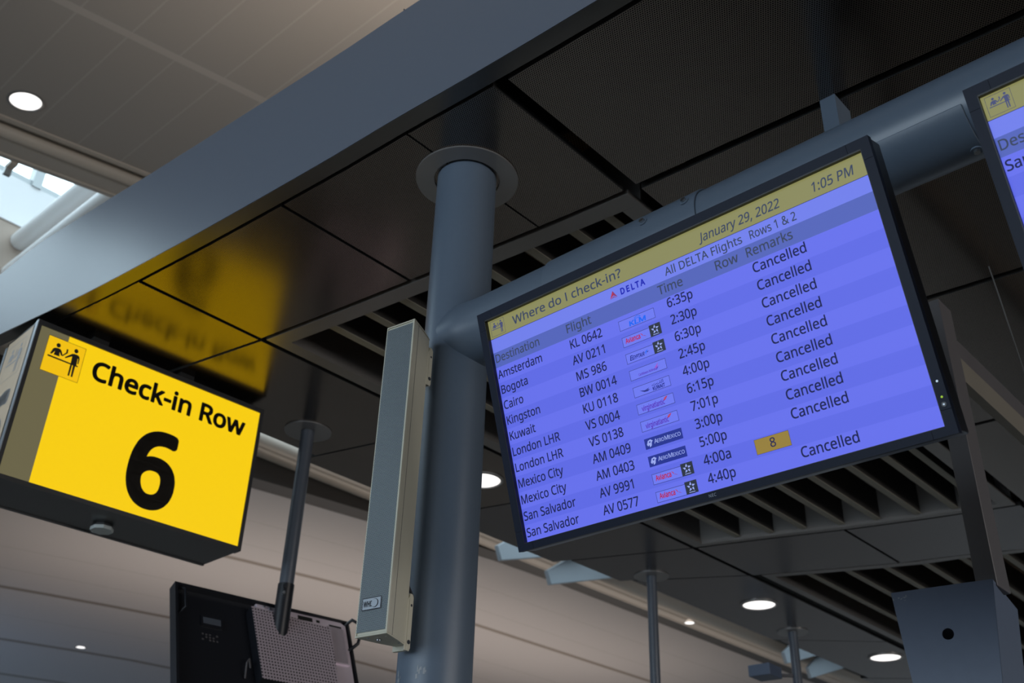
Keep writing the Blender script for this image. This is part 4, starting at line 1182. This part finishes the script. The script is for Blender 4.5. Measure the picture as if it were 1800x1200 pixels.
def logo(kind, fr, b, parent):
    """one airline box; b is the box bottom in metres, frame origin at the picture's lower left"""
    mb = MB()
    x0, x1, h = 0.374 * AW, 0.4705 * AW, 0.0235
    y0, y1, c = b, b + h, 0.0008
    w = x1 - x0
    if kind == 'AM':
        mb.rect(fr, x0, x1, y0, y1, c, C['ameblue'])
        ex, ey = x0 + .012, y0 + h * .5
        mb.flat(fr, [(ex - .007, ey - .002), (ex - .003, ey + .006), (ex + .004, ey + .008), (ex + .010, ey + .004), (ex + .0065, ey + .001),
                     (ex + .005, ey - .006), (ex, ey - .009), (ex - .001, ey - .003), (ex - .004, ey - .006)], c + .0002, C['pale'])
        mb.flat(fr, [(ex - .001, ey + .003), (ex + .003, ey + .0045), (ex + .004, ey + .002), (ex + .001, ey)], c + .0004, C['ameblue'])
        write(mb, fr, 'A', x0 + .025, y0 + h * .34, .0095, C['pale'], c + .0002, weight=.02)
        write(mb, fr, 'ERO', x0 + .0325, y0 + h * .34, .0078, C['pale'], c + .0002, width=.0185, weight=.02)
        write(mb, fr, 'M', x0 + .0515, y0 + h * .34, .0095, C['pale'], c + .0002, weight=.02)
        write(mb, fr, 'EXICO', x0 + .0627, y0 + h * .34, .0078, C['pale'], c + .0002, width=.0315, weight=.02)
        return mb.build('airline_logo', parent, smooth=False)
    if kind != 'DL':
        mb.rect(fr, x0, x1, y0, y1, c, C['boxfill'])
        mb.outline(fr, x0, x1, y0, y1, .0009, c + .0002, C['hairline'])
    d = c + .0004
    if kind == 'KL':
        write(mb, fr, 'KLM', x0 + .026, y0 + .0035, .0108, C['klm'], d, width=.048, weight=.055, slant=.12)
        for k in range(5):
            a = math.radians(30 + 30 * k)
            mb.disc(fr, x0 + .052 + .0085 * math.cos(a), y0 + .0155 + .0045 * math.sin(a), .0015, d, C['klm'], 10)
        mb.rect(fr, x0 + .0455, x0 + .0585, y0 + .0152, y0 + .0166, d, C['klm'])
        mb.flat(fr, [(x0 + .0505, y0 + .0215), (x0 + .0535, y0 + .0215), (x0 + .0535, y0 + .0228), (x0 + .0505, y0 + .0228)], d, C['klm'])
    elif kind in ('AV', 'MS'):
        if kind == 'AV':
            write(mb, fr, 'Avianca', x0 + .0085, y0 + .0075, .0115, C['red'], d, width=.041, weight=.045)
            mb.flat(fr, [(x0 + .050, y0 + .0185), (x0 + .0555, y0 + .011), (x0 + .0565, y0 + .0125), (x0 + .0535, y0 + .0165)], d, C['red'])
            mb.flat(fr, [(x0 + .0555, y0 + .011), (x0 + .0655, y0 + .007), (x0 + .060, y0 + .0105)], d, C['redb'])
        else:
            write(mb, fr, 'E', x0 + .0085, y0 + .006, .0105, C['navy'], d, weight=.03, slant=.25)
            write(mb, fr, 'GYPTAIR', x0 + .0155, y0 + .006, .0085, C['navy'], d, width=.0335, weight=.04, slant=.25)
            mb.flat(fr, [(x0 + .053, y0 + .006), (x0 + .0555, y0 + .012), (x0 + .0605, y0 + .016), (x0 + .0565, y0 + .0165), (x0 + .052, y0 + .013)], d, C['klm'])
            mb.flat(fr, [(x0 + .056, y0 + .0125), (x0 + .0625, y0 + .0135), (x0 + .058, y0 + .0105)], d, C['navy'])
        star_box(mb, fr, x1 - .0225, x1 + .0075, y0 + .0005, y1 + .0035, d)
    elif kind == 'BW':
        write(mb, fr, 'Caribbean', x0 + .023, y0 + .0055, .0052, C['purple'], d, width=.0265, weight=.03)
        write(mb, fr, 'Airlines', x0 + .0505, y0 + .0055, .0052, C['purple'], d, width=.0195, weight=.03)
        mb.flat(fr, [(x0 + .0655, y0 + .009), (x0 + .073, y0 + .0105), (x0 + .0785, y0 + .0205), (x0 + .073, y0 + .0155)], d, C['pink'])
        mb.flat(fr, [(x0 + .069, y0 + .0045), (x0 + .0725, y0 + .0105), (x0 + .077, y0 + .0115), (x0 + .0745, y0 + .0075)], d, C['purple'])
        mb.flat(fr, [(x0 + .074, y0 + .0112), (x0 + .0825, y0 + .0128), (x0 + .076, y0 + .0125)], d + .0001, C['pink'])
    elif kind == 'KU':
        mb.flat(fr, [(x0 + .0165, y0 + .0125), (x0 + .030, y0 + .0095), (x0 + .044, y0 + .0085), (x0 + .0375, y0 + .0055), (x0 + .0285, y0 + .0062)], d, C['navy'])
        mb.flat(fr, [(x0 + .030, y0 + .0095), (x0 + .0425, y0 + .0125), (x0 + .0385, y0 + .0095)], d, C['navy'])
        write(mb, fr, 'KUWAIT', x0 + .0505, y0 + .0028, .0078, C['navy'], d, width=.0325, weight=.05)

        def stroke(pts, r=.00055):
            mb.tube([fr.at(x0 + a, y0 + b_, d + .0003) for a, b_ in pts], r, C['navy'], 6)
        stroke([(.0805, .0205), (.0805, .0135)])
        stroke([(.0775, .0205), (.0775, .0135), (.0745, .0133), (.0715, .0150), (.0695, .0133), (.0660, .0136), (.0630, .0155), (.0600, .0134), (.0560, .0132), (.0525, .0150), (.0505, .0138)])
        stroke([(.0720, .0150), (.0745, .0175), (.0715, .0190)])
        for a, b_ in ((.066, .0168), (.0635, .0115), (.0655, .0115), (.0555, .0168), (.058, .0172)):
            mb.disc(fr, x0 + a, y0 + b_, .0007, d, C['navy'], 8)
    elif kind == 'VS':
        write(mb, fr, 'virgin', x0 + .0125, y0 + .0055, .0112, C['purple'], d, width=.0275, weight=.03)
        write(mb, fr, 'atlantic', x0 + .0400, y0 + .0055, .0112, C['purple'], d, width=.0330, weight=.03)
        mb.flat(fr, [(x0 + .0695, y0 + .0125), (x0 + .077, y0 + .0145), (x0 + .083, y0 + .0215), (x0 + .0745, y0 + .0195)], d, C['red'])
        mb.flat(fr, [(x0 + .0735, y0 + .0155), (x0 + .0765, y0 + .0175), (x0 + .0785, y0 + .0195), (x0 + .0758, y0 + .0178)], d + .0002, C['pale'])
    elif kind == 'DL':
        b0 = b
        ax = 0.3664 * AW
        mb.flat(fr, [(ax, b0 - .001), (ax + .0105, b0 + .0165), (ax + .0105, b0 + .0055)], d, C['red'])
        mb.flat(fr, [(ax + .0105, b0 + .0165), (ax + .021, b0 - .001), (ax + .0105, b0 + .0055)], d, C['redb'])
        mb.flat(fr, [(ax + .0005, b0 - .0022), (ax + .0105, b0 + .0032), (ax + .0205, b0 - .0022), (ax + .0105, b0 + .0008)], d, C['redb'])
        write(mb, fr, 'DELTA', ax + .0305, b0, .0140, C['dblue'], d, width=.068, weight=.06, track=.30)
    return mb.build('airline_logo', parent, smooth=False)


FLIGHTS = [('Amsterdam', 'KL 0642', 'KL', '6:35p', 1), ('Bogota', 'AV 0211', 'AV', '2:30p', 1), ('Cairo', 'MS 986', 'MS', '6:30p', 1),
           ('Kingston', 'BW 0014', 'BW', '2:45p', 1), ('Kuwait', 'KU 0118', 'KU', '4:00p', 1), ('London LHR', 'VS 0004', 'VS', '6:15p', 1),
           ('London LHR', 'VS 0138', 'VS', '7:01p', 1), ('Mexico City', 'AM 0409', 'AM', '3:00p', 1), ('Mexico City', 'AM 0403', 'AM', '5:00p', 1),
           ('San Salvador', 'AV 9991', 'AV', '4:00a', 8), ('San Salvador', 'AV 0577', 'AV', '4:40p', 1)]


def display(x0, label, full):
    UP = Vector((0, -0.3201469, 1.0)).normalized()
    tl = Vector((x0, 1.622, 2.9975))
    t = thing('flight_information_display', label, 'display', tl + Vector((AW / 2, 0.08, -0.25)), 'flight information displays')
    fr = Frame(tl - UP * AH, (1, 0, 0), UP)          # origin: picture's lower left; n leans down toward the hall
    # housing
    mb = MB()
    mb.box(fr, -.0195, AW + .0195, -.0155, AH + .0195, -.050, -.002, M['black'])
    mb.box(fr, .06, AW - .06, .05, AH - .05, -.105, -.050, M['black'])
    mb.build('housing', t, bevel=0.004)
    # bezel: four corner caps and four rails with fine joints between them
    bw, bt, bb = .0200, .0205, .0165
    cz0, cz1, k = -.004, .013, .046

    def piece(name, polys):
        mb = MB()
        for a0, a1, b0, b1 in polys:
            mb.box(fr, a0, a1, b0, b1, cz0, cz1, M['bezel'])
        return mb.build(name, t, smooth=False)
    j = .0006
    piece('bezel_corner', [(-bw, k - bw, AH, AH + bt), (-bw, 0, AH + bt - k, AH)])
    piece('bezel_corner', [(AW + bw - k, AW + bw, AH, AH + bt), (AW, AW + bw, AH + bt - k, AH)])
    piece('bezel_corner', [(-bw, k - bw, -bb, 0), (-bw, 0, 0, k - bb)])
    piece('bezel_corner', [(AW + bw - k, AW + bw, -bb, 0), (AW, AW + bw, 0, k - bb)])
    top = piece('bezel_rail', [(k - bw + j, AW + bw - k - j, AH, AH + bt)])
    bot = piece('bezel_rail', [(k - bw + j, AW + bw - k - j, -bb, 0)])
    piece('bezel_rail', [(-bw, 0, k - bb + j, AH + bt - k - j)])
    rgt = piece('bezel_rail', [(AW, AW + bw, k - bb + j, AH + bt - k - j)])
    mb = MB()
    for a0, a1, b0, b1 in ((0, AW, AH - .0035, AH), (0, .0018, 0, AH), (0, AW, 0, .0012), (AW - .0012, AW, 0, AH)):
        mb.box(fr, a0, a1, b0, b1, .0008, .0125, M['bevel'])
    mb.build('inner_edge', t, smooth=False)
    # picture
    mb = MB()
    y = lambda v: AH * (1 - v)
    hb, db, gb = .0915, .1545, .2235
    pitch = (.9945 - gb) / 11
    mb.rect(fr, 0, AW, y(hb), AH, 0.0, C['yellow'])
    mb.rect(fr, 0, AW, y(hb) - .0006, y(hb) + .0006, 0.0002, C['hairline'])
    mb.rect(fr, 0, AW, y(db), y(hb), 0.0, C['top'])
    mb.rect(fr, 0, AW, y(gb), y(db), 0.0, C['band'])
    for i in range(11):
        mb.rect(fr, 0, AW, y(gb + pitch * (i + 1)) if i < 10 else 0, y(gb + pitch * i), 0.0, C['row_b'] if i % 2 else C['row_a'])
    mb.box(fr, 0, AW, 0, AH, -.0045, -.0005, M['black'])
    scr = mb.build('screen', t, smooth=False)
    # heading icon
    mb = MB()
    a0, a1 = .0075 * AW, .0525 * AW
    b0, b1 = y(.0825), y(.0125)
    mb.outline(fr, a0, a1, b0, b1, .0006, .0006, C['hairline'])
    pictogram(mb, fr, a0, b0, a1 - a0, b1 - b0, C['icon'], .0008)
    mb.build('pictogram', scr, smooth=False)
    kx = .145 / text_width('Amsterdam')

    def put(names, runs):
        names = [names] * len(runs) if isinstance(names, str) else names
        for name, (s, u0, u1, v, cap, m, wgt, sl) in zip(names, runs):
            if s:
                mb = MB()
                write(mb, fr, s, u0 * AW, y(v), cap, m, .0007, ((u1 - u0) * AW if u1 else kx * text_width(s)), wgt, sl)
                mb.build(name, scr, smooth=False)
    cap = .0208
    put('title', [('Where do I check-in?', .0795, .409, .0660, cap, C['headtext'], .022, 0)])
    put('column_heading', [('Destination', .0035, .1480, .2015, .0205, C['headtext'], .020, 0)] + ([
        ('Flight', .2287, .304, .2015, .0205, C['headtext'], .020, 0), ('Time', .4905, .5555, .2030, .0205, C['headtext'], .020, 0),
        ('Row', .6355, .6930, .2015, .0205, C['headtext'], .020, 0), ('Remarks', .7105, .8195, .2015, .0205, C['headtext'], .020, 0)] if full else []))
    if full:
        put('date', [('January 29, 2022', .6180, .8090, .0690, .0200, C['headtext'], .020, .17)])
        put('clock', [('1:05 PM', .8790, .9715, .0690, .0200, C['headtext'], .020, .17)])
        put('notice', [('All DELTA Flights', .5180, .7120, .1400, .0185, C['headtext'], .018, 0), ('Rows 1 & 2', .7280, .8370, .1400, .0185, C['headtext'], .018, 0)])
        logo('DL', fr, y(.1375), scr)
        for i, (d, f, a, tm, rm) in enumerate(FLIGHTS):
            v = gb + pitch * i
            put(['destination', 'flight_number', 'departure_time', 'remark'], [(d, .0040, None, v + .0515, cap, C['text'], .024, 0), (f, .2305, None, v + .0490, cap, C['text'], .024, 0),
                               (tm, .5045, .5715, v + .0425, cap, C['text'], .024, 0),
                               ('Cancelled' if rm == 1 else '', .7170, .8405, v + .0440, cap, C['text'], .024, 0)])
            logo(a, fr, y(v + .0600), scr)
            if rm == 8:
                mb = MB()
                mb.rect(fr, .6265 * AW, .7040 * AW, y(v + .0610), y(v + .0055), .0006, C['amber'])
                mb.outline(fr, .6265 * AW, .7040 * AW, y(v + .0610), y(v + .0055), .0006, .0008, C['hairline'])
                write(mb, fr, '8', .6588 * AW, y(v + .0475), .0185, C['text'], .001, weight=.012)
                mb.build('row_number_tile', scr, smooth=False)
    else:
        put('destination', [('San Salvador', .0040, None, gb + .0515, cap, C['text'], .024, 0)])
    # maker's name, lamps and key on the bezel
    mb = MB()
    write(mb, fr, 'NEC', .5045 * AW, -.0105, .0062, M['badge'], cz1 + .0003, width=.0185, weight=.01, track=.08)
    mb.build('maker_name', bot, smooth=False)
    for v, m in ((.852, M['badge']), (.905, lit('lamp_green', 150, 190, 40))):
        mb = MB()
        mb.disc(fr, AW + .0095, y(v), .0022, cz1 + .0003, m, 16)
        mb.build('indicator_lamp', rgt, smooth=False)
    mb = MB()
    mb.tube([fr.at(AW + .0095, y(.930), cz1), fr.at(AW + .0095, y(.930), cz1 + .0012)], .0045, M['black'], 24)
    mb.tube([fr.at(AW + .0095, y(.930), cz1 + .001), fr.at(AW + .0095, y(.930), cz1 + .0016)], .0018, M['badge'], 12)
    mb.build('sensor_window', rgt)
    # mount: two rails on the back reaching up to clamps round the pipe
    for a in (.24, .74):
        mb = MB()
        mb.box(fr, a - .03, a + .03, .10, AH - .02, -.125, -.105, M['post'])
        p = fr.at(a, AH - .06, -.115)
        mb.box(WORLD, p.x - .03, p.x + .03, p.y - .008, p.y + .016, p.z - .01, 3.10, M['post'])
        mb.box(WORLD, p.x - .03, p.x + .03, p.y + .016, 1.95, 3.08, 3.145, M['post'])
        mb.build('mount_rail', t, smooth=False)
    return t


display(-1.605, 'large flight information screen in the centre, listing destinations and cancelled flights', True)
display(-0.363, 'flight information screen cut off at the right edge, showing only its top left part', False)

# ================================================================== YELLOW SIGN
S_DIR = Vector((0.0402, 0.9992, 0)).normalized()
sx = lambda y: -3.972 + (y - 1.399) * 0.0402
ZB, ZT = 3.128, 3.825
t = thing('check_in_sign', 'lit yellow check-in row 6 sign hanging under the soffit at the left', 'sign', (-4.1, 1.95, ZB))
fr = Frame((sx(1.399), 1.399, ZB), S_DIR, (0, 0, 1))         # n faces the camera side
SW, SH, SD = 1.098, ZT - ZB, 0.315
HS = 3.8604                                # where the soffit lies in the sign's own measure
mb = MB()
rim = .018
for a0, a1, b0, b1 in ((0, SW, 0, rim), (0, SW, SH - rim - .004, SH), (0, .015, rim, SH - rim), (SW - .017, SW, rim, SH - rim)):
    mb.box(fr, a0, a1, b0, b1, -.05, 0.0, M['cabinet'])
mb.box(fr, 0.002, SW, 0.004, 0.010, -SD, -.05, M['cabinet'])
mb.box(fr, 0.002, SW, SH - .008, SH, -SD, -.05, M['cabinet'])
mb.box(fr, SW - .004, SW, .010, SH - .008, -SD, -.05, M['cabinet'])
mb.box(fr, 0, SW, 0.0, .016, -SD - .004, -SD + .012, M['cabinet'])
mb.build('cabinet', t, smooth=False)
ylw = lit('backlit_yellow', 247, 204, 0)
grey = lit('grey_strip_glow', 104, 98, 70)  # strip is unlit; its tone is put in as a faint glow
sign_ink = mat('sign_black_film', (0.012, 0.008, 0.004), 0.5)
mb = MB()
mb.box(fr, .014, SW - .016, rim - .002, SH - rim, -.012, -.006, ylw)
face = mb.build('face_panel', t, smooth=False)
mb = MB()
mb.rect(fr, .015, .1365, rim, SH - rim - .004, -.0050, grey)
mb.build('grey_strip', face, smooth=False)
mb = MB()
ia, ib, iw, ih = .055, 3.6135 - ZB, .162, .163
mb.rect(fr, ia, ia + iw, ib, ib + ih, -.0042, lit('backlit_yellow_tile', 240, 190, 0))
mb.outline(fr, ia, ia + iw, ib, ib + ih, .0016, -.0038, sign_ink)
pictogram(mb, fr, ia, ib, iw, ih, sign_ink, -.0036)
mb.build('pictogram', face, smooth=False)
per = .752 / text_width('Check-in Row')
for word, lead in (('Check-in', 0.0), ('Row', text_width('Check-in ') * per)):
    mb = MB()
    write(mb, fr, word, 1.660 - 1.399 + lead, 3.6590 - ZB, .083, sign_ink, -.0048, width=per * text_width(word), weight=.050)
    mb.build('lettering', face, smooth=False)
mb = MB()
write(mb, fr, '6', 1.899 - 1.399, 3.2045 - ZB, .316, sign_ink, -.0048, width=.236, weight=.056)
mb.build('numeral', face, smooth=False)
# unlit side panel toward the open hall
fs = Frame(fr.at(0, 0, -.03), -fr.n, (0, 0, 1))
fs = Frame(fr.at(0, 0, -SD), fr.n, (0, 0, 1))                 # runs from the back edge to the front edge
mb = MB()
mb.box(fs, .022, SD - .026, .02, SH - .012, -.010, .0, M['tan'])
side = mb.build('side_panel', t, smooth=False)
mb = MB()
mb.box(fs, SD - .026, SD - .002, 0.0, SH, -.010, .003, M['edge'])
mb.box(fs, 0, .022, 0, SH - .025, -.010, .003, M['edge'])
mb.build('corner_post', t, smooth=False)
mb = MB()
pa, pb, pw = .055, 3.608 - ZB, .170
mb.outline(fs, pa, pa + pw, pb, pb + .172, .0014, .0006, M['greyink'])
pictogram(mb, fs, pa, pb, pw, .172, M['greyink'], .0006)
write(mb, fs, '6', .04, 3.2045 - ZB, .316, M['greyink'], .0006, width=.20, weight=.06)
mb.build('pictogram', side, smooth=False)
for a in (.278, .695):
    mb = MB()
    mb.box(fr, a - .035, a + .035, SH, HS - ZB - .0005, -.10, -.025, M['void'])
    mb.build('mounting_stub', t, smooth=False)
t.location = (-4.1718, 1.9841, 3.1547)
t.scale = (1.0175, 1.0175, 1.0175)

t = thing('sensor_unit', 'small pale grey eight-sided sensor under the yellow sign', 'sensor', (-4.207, 1.979, 3.1547))
fr8 = Frame((-4.207, 1.979, 3.1547), (1, 0, 0), (0, 1, 0))
mb = MB()
oct_ = [(.052 * math.cos(math.radians(22.5 + 45 * k)), .048 * math.sin(math.radians(22.5 + 45 * k))) for k in range(8)]
mb.prism(fr8, oct_, -.024, -.008, M['grey_plastic'])
mb.build('case', t, bevel=.003)
mb = MB()
mb.prism(fr8, [(x * .8, y_ * .8) for x, y_ in oct_], -.008, .0035, M['cabinet'])
mb.build('base', t, smooth=False)

# ================================================================== COLUMN SPEAKER
t = thing('column_loudspeaker', 'tall narrow beige column loudspeaker with grey grille on the thick column', 'loudspeaker', (-2.03, 1.77, 2.288))
zb, zt = 2.288, 3.196
fl, frr = Vector((-2.087, 1.697, 0)), Vector((-1.985, 1.7105, 0))
ud = (frr - fl).normalized()
bk = Vector((-ud.y, ud.x, 0))                                  # toward the column
fr = Frame(Vector((fl.x, fl.y, zb)), ud, (0, 0, 1))
wd = (frr - fl).length
sec = [(0, 0), (wd, 0), (wd - .022, .068), (wd - .036, .112), (.036, .112), (.022, .068)]
plan = Frame((fl.x, fl.y, 0), ud, bk)
mb = MB()
mb.prism(plan, sec, zb + .004, zt - .004, M['beige'])
mb.build('cabinet', t, bevel=.002)
mb = MB()
sec2 = [(-.001, -.003), (wd + .001, -.003), (wd - .020, .070), (wd - .036, .1125), (.036, .1125), (.020, .070)]
mb.prism(plan, sec2, zt - .004, zt, M['beige'])
mb.build('end_cap', t, bevel=.001)
mb = MB()
mb.prism(plan, sec2, zb, zb + .004, M['beige'])
mb.tube([plan.at(.050, .030, zb), plan.at(.050, .030, zb - .006)], .007, M['steel'], 6)
for a, b in ((.03, .012), (.082, .02), (.07, .085)):
    mb.tube([plan.at(a, b, zb + .001), plan.at(a, b, zb - .0015)], .0035, M['steel'], 10)
mb.build('end_cap', t, bevel=.001)
mb = MB()
mb.box(fr, .003, wd - .005, .012, zt - zb - .012, -.001, .0035, M['grille'])
gr = mb.build('grille', t, smooth=False)
mb = MB()
mb.box(fr, 0, .003, .004, zt - zb - .004, 0, .003, M['beige'])
mb.box(fr, wd - .005, wd, .004, zt - zb - .004, 0, .003, M['beige'])
mb.build('front_edge', t, smooth=False)
# thin joint line along the flank
sd = Frame(plan.at(wd, 0, zb), plan.at(wd - .022, .068, 0) - plan.at(wd, 0, 0), (0, 0, 1))
sgn = 1 if sd.n.dot(ud) > 0 else -1
mb = MB()
mb.box(sd, .030, .0315, .004, zt - zb - .004, -.0005, .0004 * sgn, M['ink'])
mb.build('flank_joint', t, smooth=False)
mb = MB()
mb.box(fr, .0165, .0775, .066, .0960, .0035, .006, M['badge'])
mb.outline(fr, .0158, .0782, .0653, .0967, .0018, .0063, M['ink'])
write(mb, fr, 'WHD', .0205, .0740, .0135, M['ink'], .0063, width=.0310, weight=.05)
mb.tube([fr.at(.0580, .0810, .006), fr.at(.0580, .0810, .0070)], .0112, M['ink'], 28)
mb.tube([fr.at(.0570, .0812, .006), fr.at(.0570, .0812, .0074)], .0102, M['badge'], 28)
mb.build('badge', gr, smooth=False)
for z0, z1 in ((zt - .155, zt - .030), (zb - .012, zb + .135)):
    mb = MB()
    br = Frame(plan.at(0, .112, 0), ud, bk)
    poly = [(wd * .5 - .026, 0.0), (wd * .5 + .020, 0.0), (wd * .5 + .020, .010), (wd * .5 - .026, .010)]
    mb.prism(br, poly, z0, z1, M['beige'])
    ear = Frame(plan.at(wd - .037, .105, 0), bk, (0, 0, 1))
    mb.prism(ear, [(0, z0), (.020, z0), (.024, z0 + .008), (.024, z1 - .008), (.020, z1), (.012, z1), (0, z1 - .02)], 0, .004, M['beige'])
    bkt = mb.build('wall_bracket', t, bevel=.001)
    n_ = ear.n
    side_n = n_ if n_.dot(ud) > 0 else -n_
    for a_, b_, r_, h_ in ((.014, z0 + .022, .0055, .003), (.015, z1 - .03, .0035, .002)):
        mb = MB()
        c0 = ear.at(a_, b_, .002) + side_n * .002
        mb.tube([c0, c0 + side_n * h_], r_, M['ink'], 14)
        mb.build('slot', bkt)
mb = MB()
mb.tube([plan.at(wd - .045, .113, 2.45), plan.at(wd - .038, .128, 2.42), plan.at(wd - .042, .122, 2.38), plan.at(wd - .050, .112, 2.36)], .004, M['black'], 10)
mb.build('cable', t)

# ================================================================== MONITOR SEEN FROM BEHIND
t = thing('rear_monitor', 'black monitor seen from behind with a perforated steel cover, at the lower left', 'monitor', (-4.16, 2.85, 2.75))
U_ = Vector((0.1464, 0.9892, 0)).normalized()
D_ = Vector((0.4305, -0.0637, -0.9003)).normalized()
D_ = (D_ - U_ * D_.dot(U_)).normalized()
fr = Frame((-4.227, 2.378, 3.02), U_, -D_)                     # v up, so downwards is negative
TWd, TH = 0.905, 0.53
mb = MB()
mb.box(fr, 0, TWd, -TH, 0, -.055, -.030, M['black'])
for a0, a1, b0, b1 in ((0, .012, -TH, 0), (TWd - .012, TWd, -TH, 0), (.012, TWd - .012, -.012, 0), (.012, TWd - .012, -TH, -TH + .012)):
    mb.box(fr, a0, a1, b0, b1, -.030, 0.0, M['black'])
mb.build('housing', t, bevel=.002)
mb = MB()
mb.box(fr, .012, TWd - .012, -TH + .015, -.014, -.0545, -.0541, M['void'])
mb.build('screen', t, smooth=False)
mb = MB()
mb.prism(fr, [(.40, -.016), (.50, -.016), (.86, -.014), (.885, -.03), (.885, -TH + .03), (.76, -TH + .03), (.76, -.060), (.53, -.066), (.415, -.060)], -.029, -.006, M['galv'])
for a0, a1, b0, b1 in ((.62, .70, -.050, -.026), (.72, .74, -.046, -.030), (.79, .86, -.052, -.040)):
    mb.box(fr, a0, a1, b0, b1, -.007, -.0052, M['void'])
mb.build('back_plate', t, bevel=.002)
mb = MB()
mb.box(fr, .775, .862, -.26, -.058, -.006, .002, M['finegalv'])
mb.box(fr, .768, .870, -.266, -.260, -.006, .004, M['galv'])
mb.build('vent_plate', t, smooth=False)
cov = MB()
cov.prism(fr, [(.357, -.066), (.772, -.090), (.772, -TH + .08), (.382, -TH + .08)], -.028, .0268, M['black'])  # black sides: the shade on the cover is put into colour
cov.prism(fr, [(.357, -.066), (.772, -.090), (.772, -TH + .08), (.382, -TH + .08)], .0268, .028, M['cover'])
cover = cov.build('perforated_cover', t, smooth=False)
for a, b in ((.47, -.03), (.44, -.028), (.60, -.160), (.82, -.11)):
    mb = MB()
    mb.tube([fr.at(a, b, -.006), fr.at(a, b, .029 if a == .60 else .003)], .005, M['steel'], 10)
    mb.build('screw', t)
mb = MB()
mb.tube([fr.at(.028, -.150, -.028), fr.at(.046, -.132, .004), fr.at(.046, -.032, .004), fr.at(.028, -.016, -.020)], .0055, M['black'], 10)
mb.build('handle', t)
mb = MB()
mb.tube([fr.at(.888, -.02, -.010), fr.at(.905, -.012, .03), fr.at(.930, -.035, .04), fr.at(.932, -.10, .04), fr.at(.915, -.15, .03), fr.at(.886, -.17, -.010)], .0085, M['black'], 12)
mb.build('strap_handle', t)
for b in (-.30, -.36, -.42):
    pass
mb = MB()
for i in range(5):
    for j in range(3):
        if (i * 3 + j) % 4 != 1:
            a, b = .135 + i * .017, -.235 - j * .014
            mb.box(fr, a, a + .009, b, b + .008, -.030, -.0285, M['post'])
mb.box(fr, .13, .235, -.19, -.135, -.030, -.022, M['black'])
mb.box(fr, .14, .225, -.178, -.145, -.022, -.0205, M['pole'])
mb.build('socket_panel', t, smooth=False)
mb = MB()
mb.tube([fr.at(.355, -.37, -.02), fr.at(.338, -.345, .006), fr.at(.322, -.37, .010), fr.at(.325, -.43, -.02)], .004, M['post'], 8)
mb.build('cable', t)
# coupling that takes the pole
px, py = -4.08, 2.867
mb = MB()
mb.tube([(px, py, 2.995), (px, py, 3.10)], .0385, M['black'], 28)
mb.tube([(px, py, 2.80), (px, py, 2.995)], .0380, M['black'], 28)
mb.tube([(px + .03, py - .03, 3.075), (px + .055, py - .045, 3.075)], .009, M['black'], 10)
mb.tube([(px + .03, py - .03, 3.045), (px + .05, py - .042, 3.045)], .007, M['steel'], 10)
mb.build('pole_coupling', t)
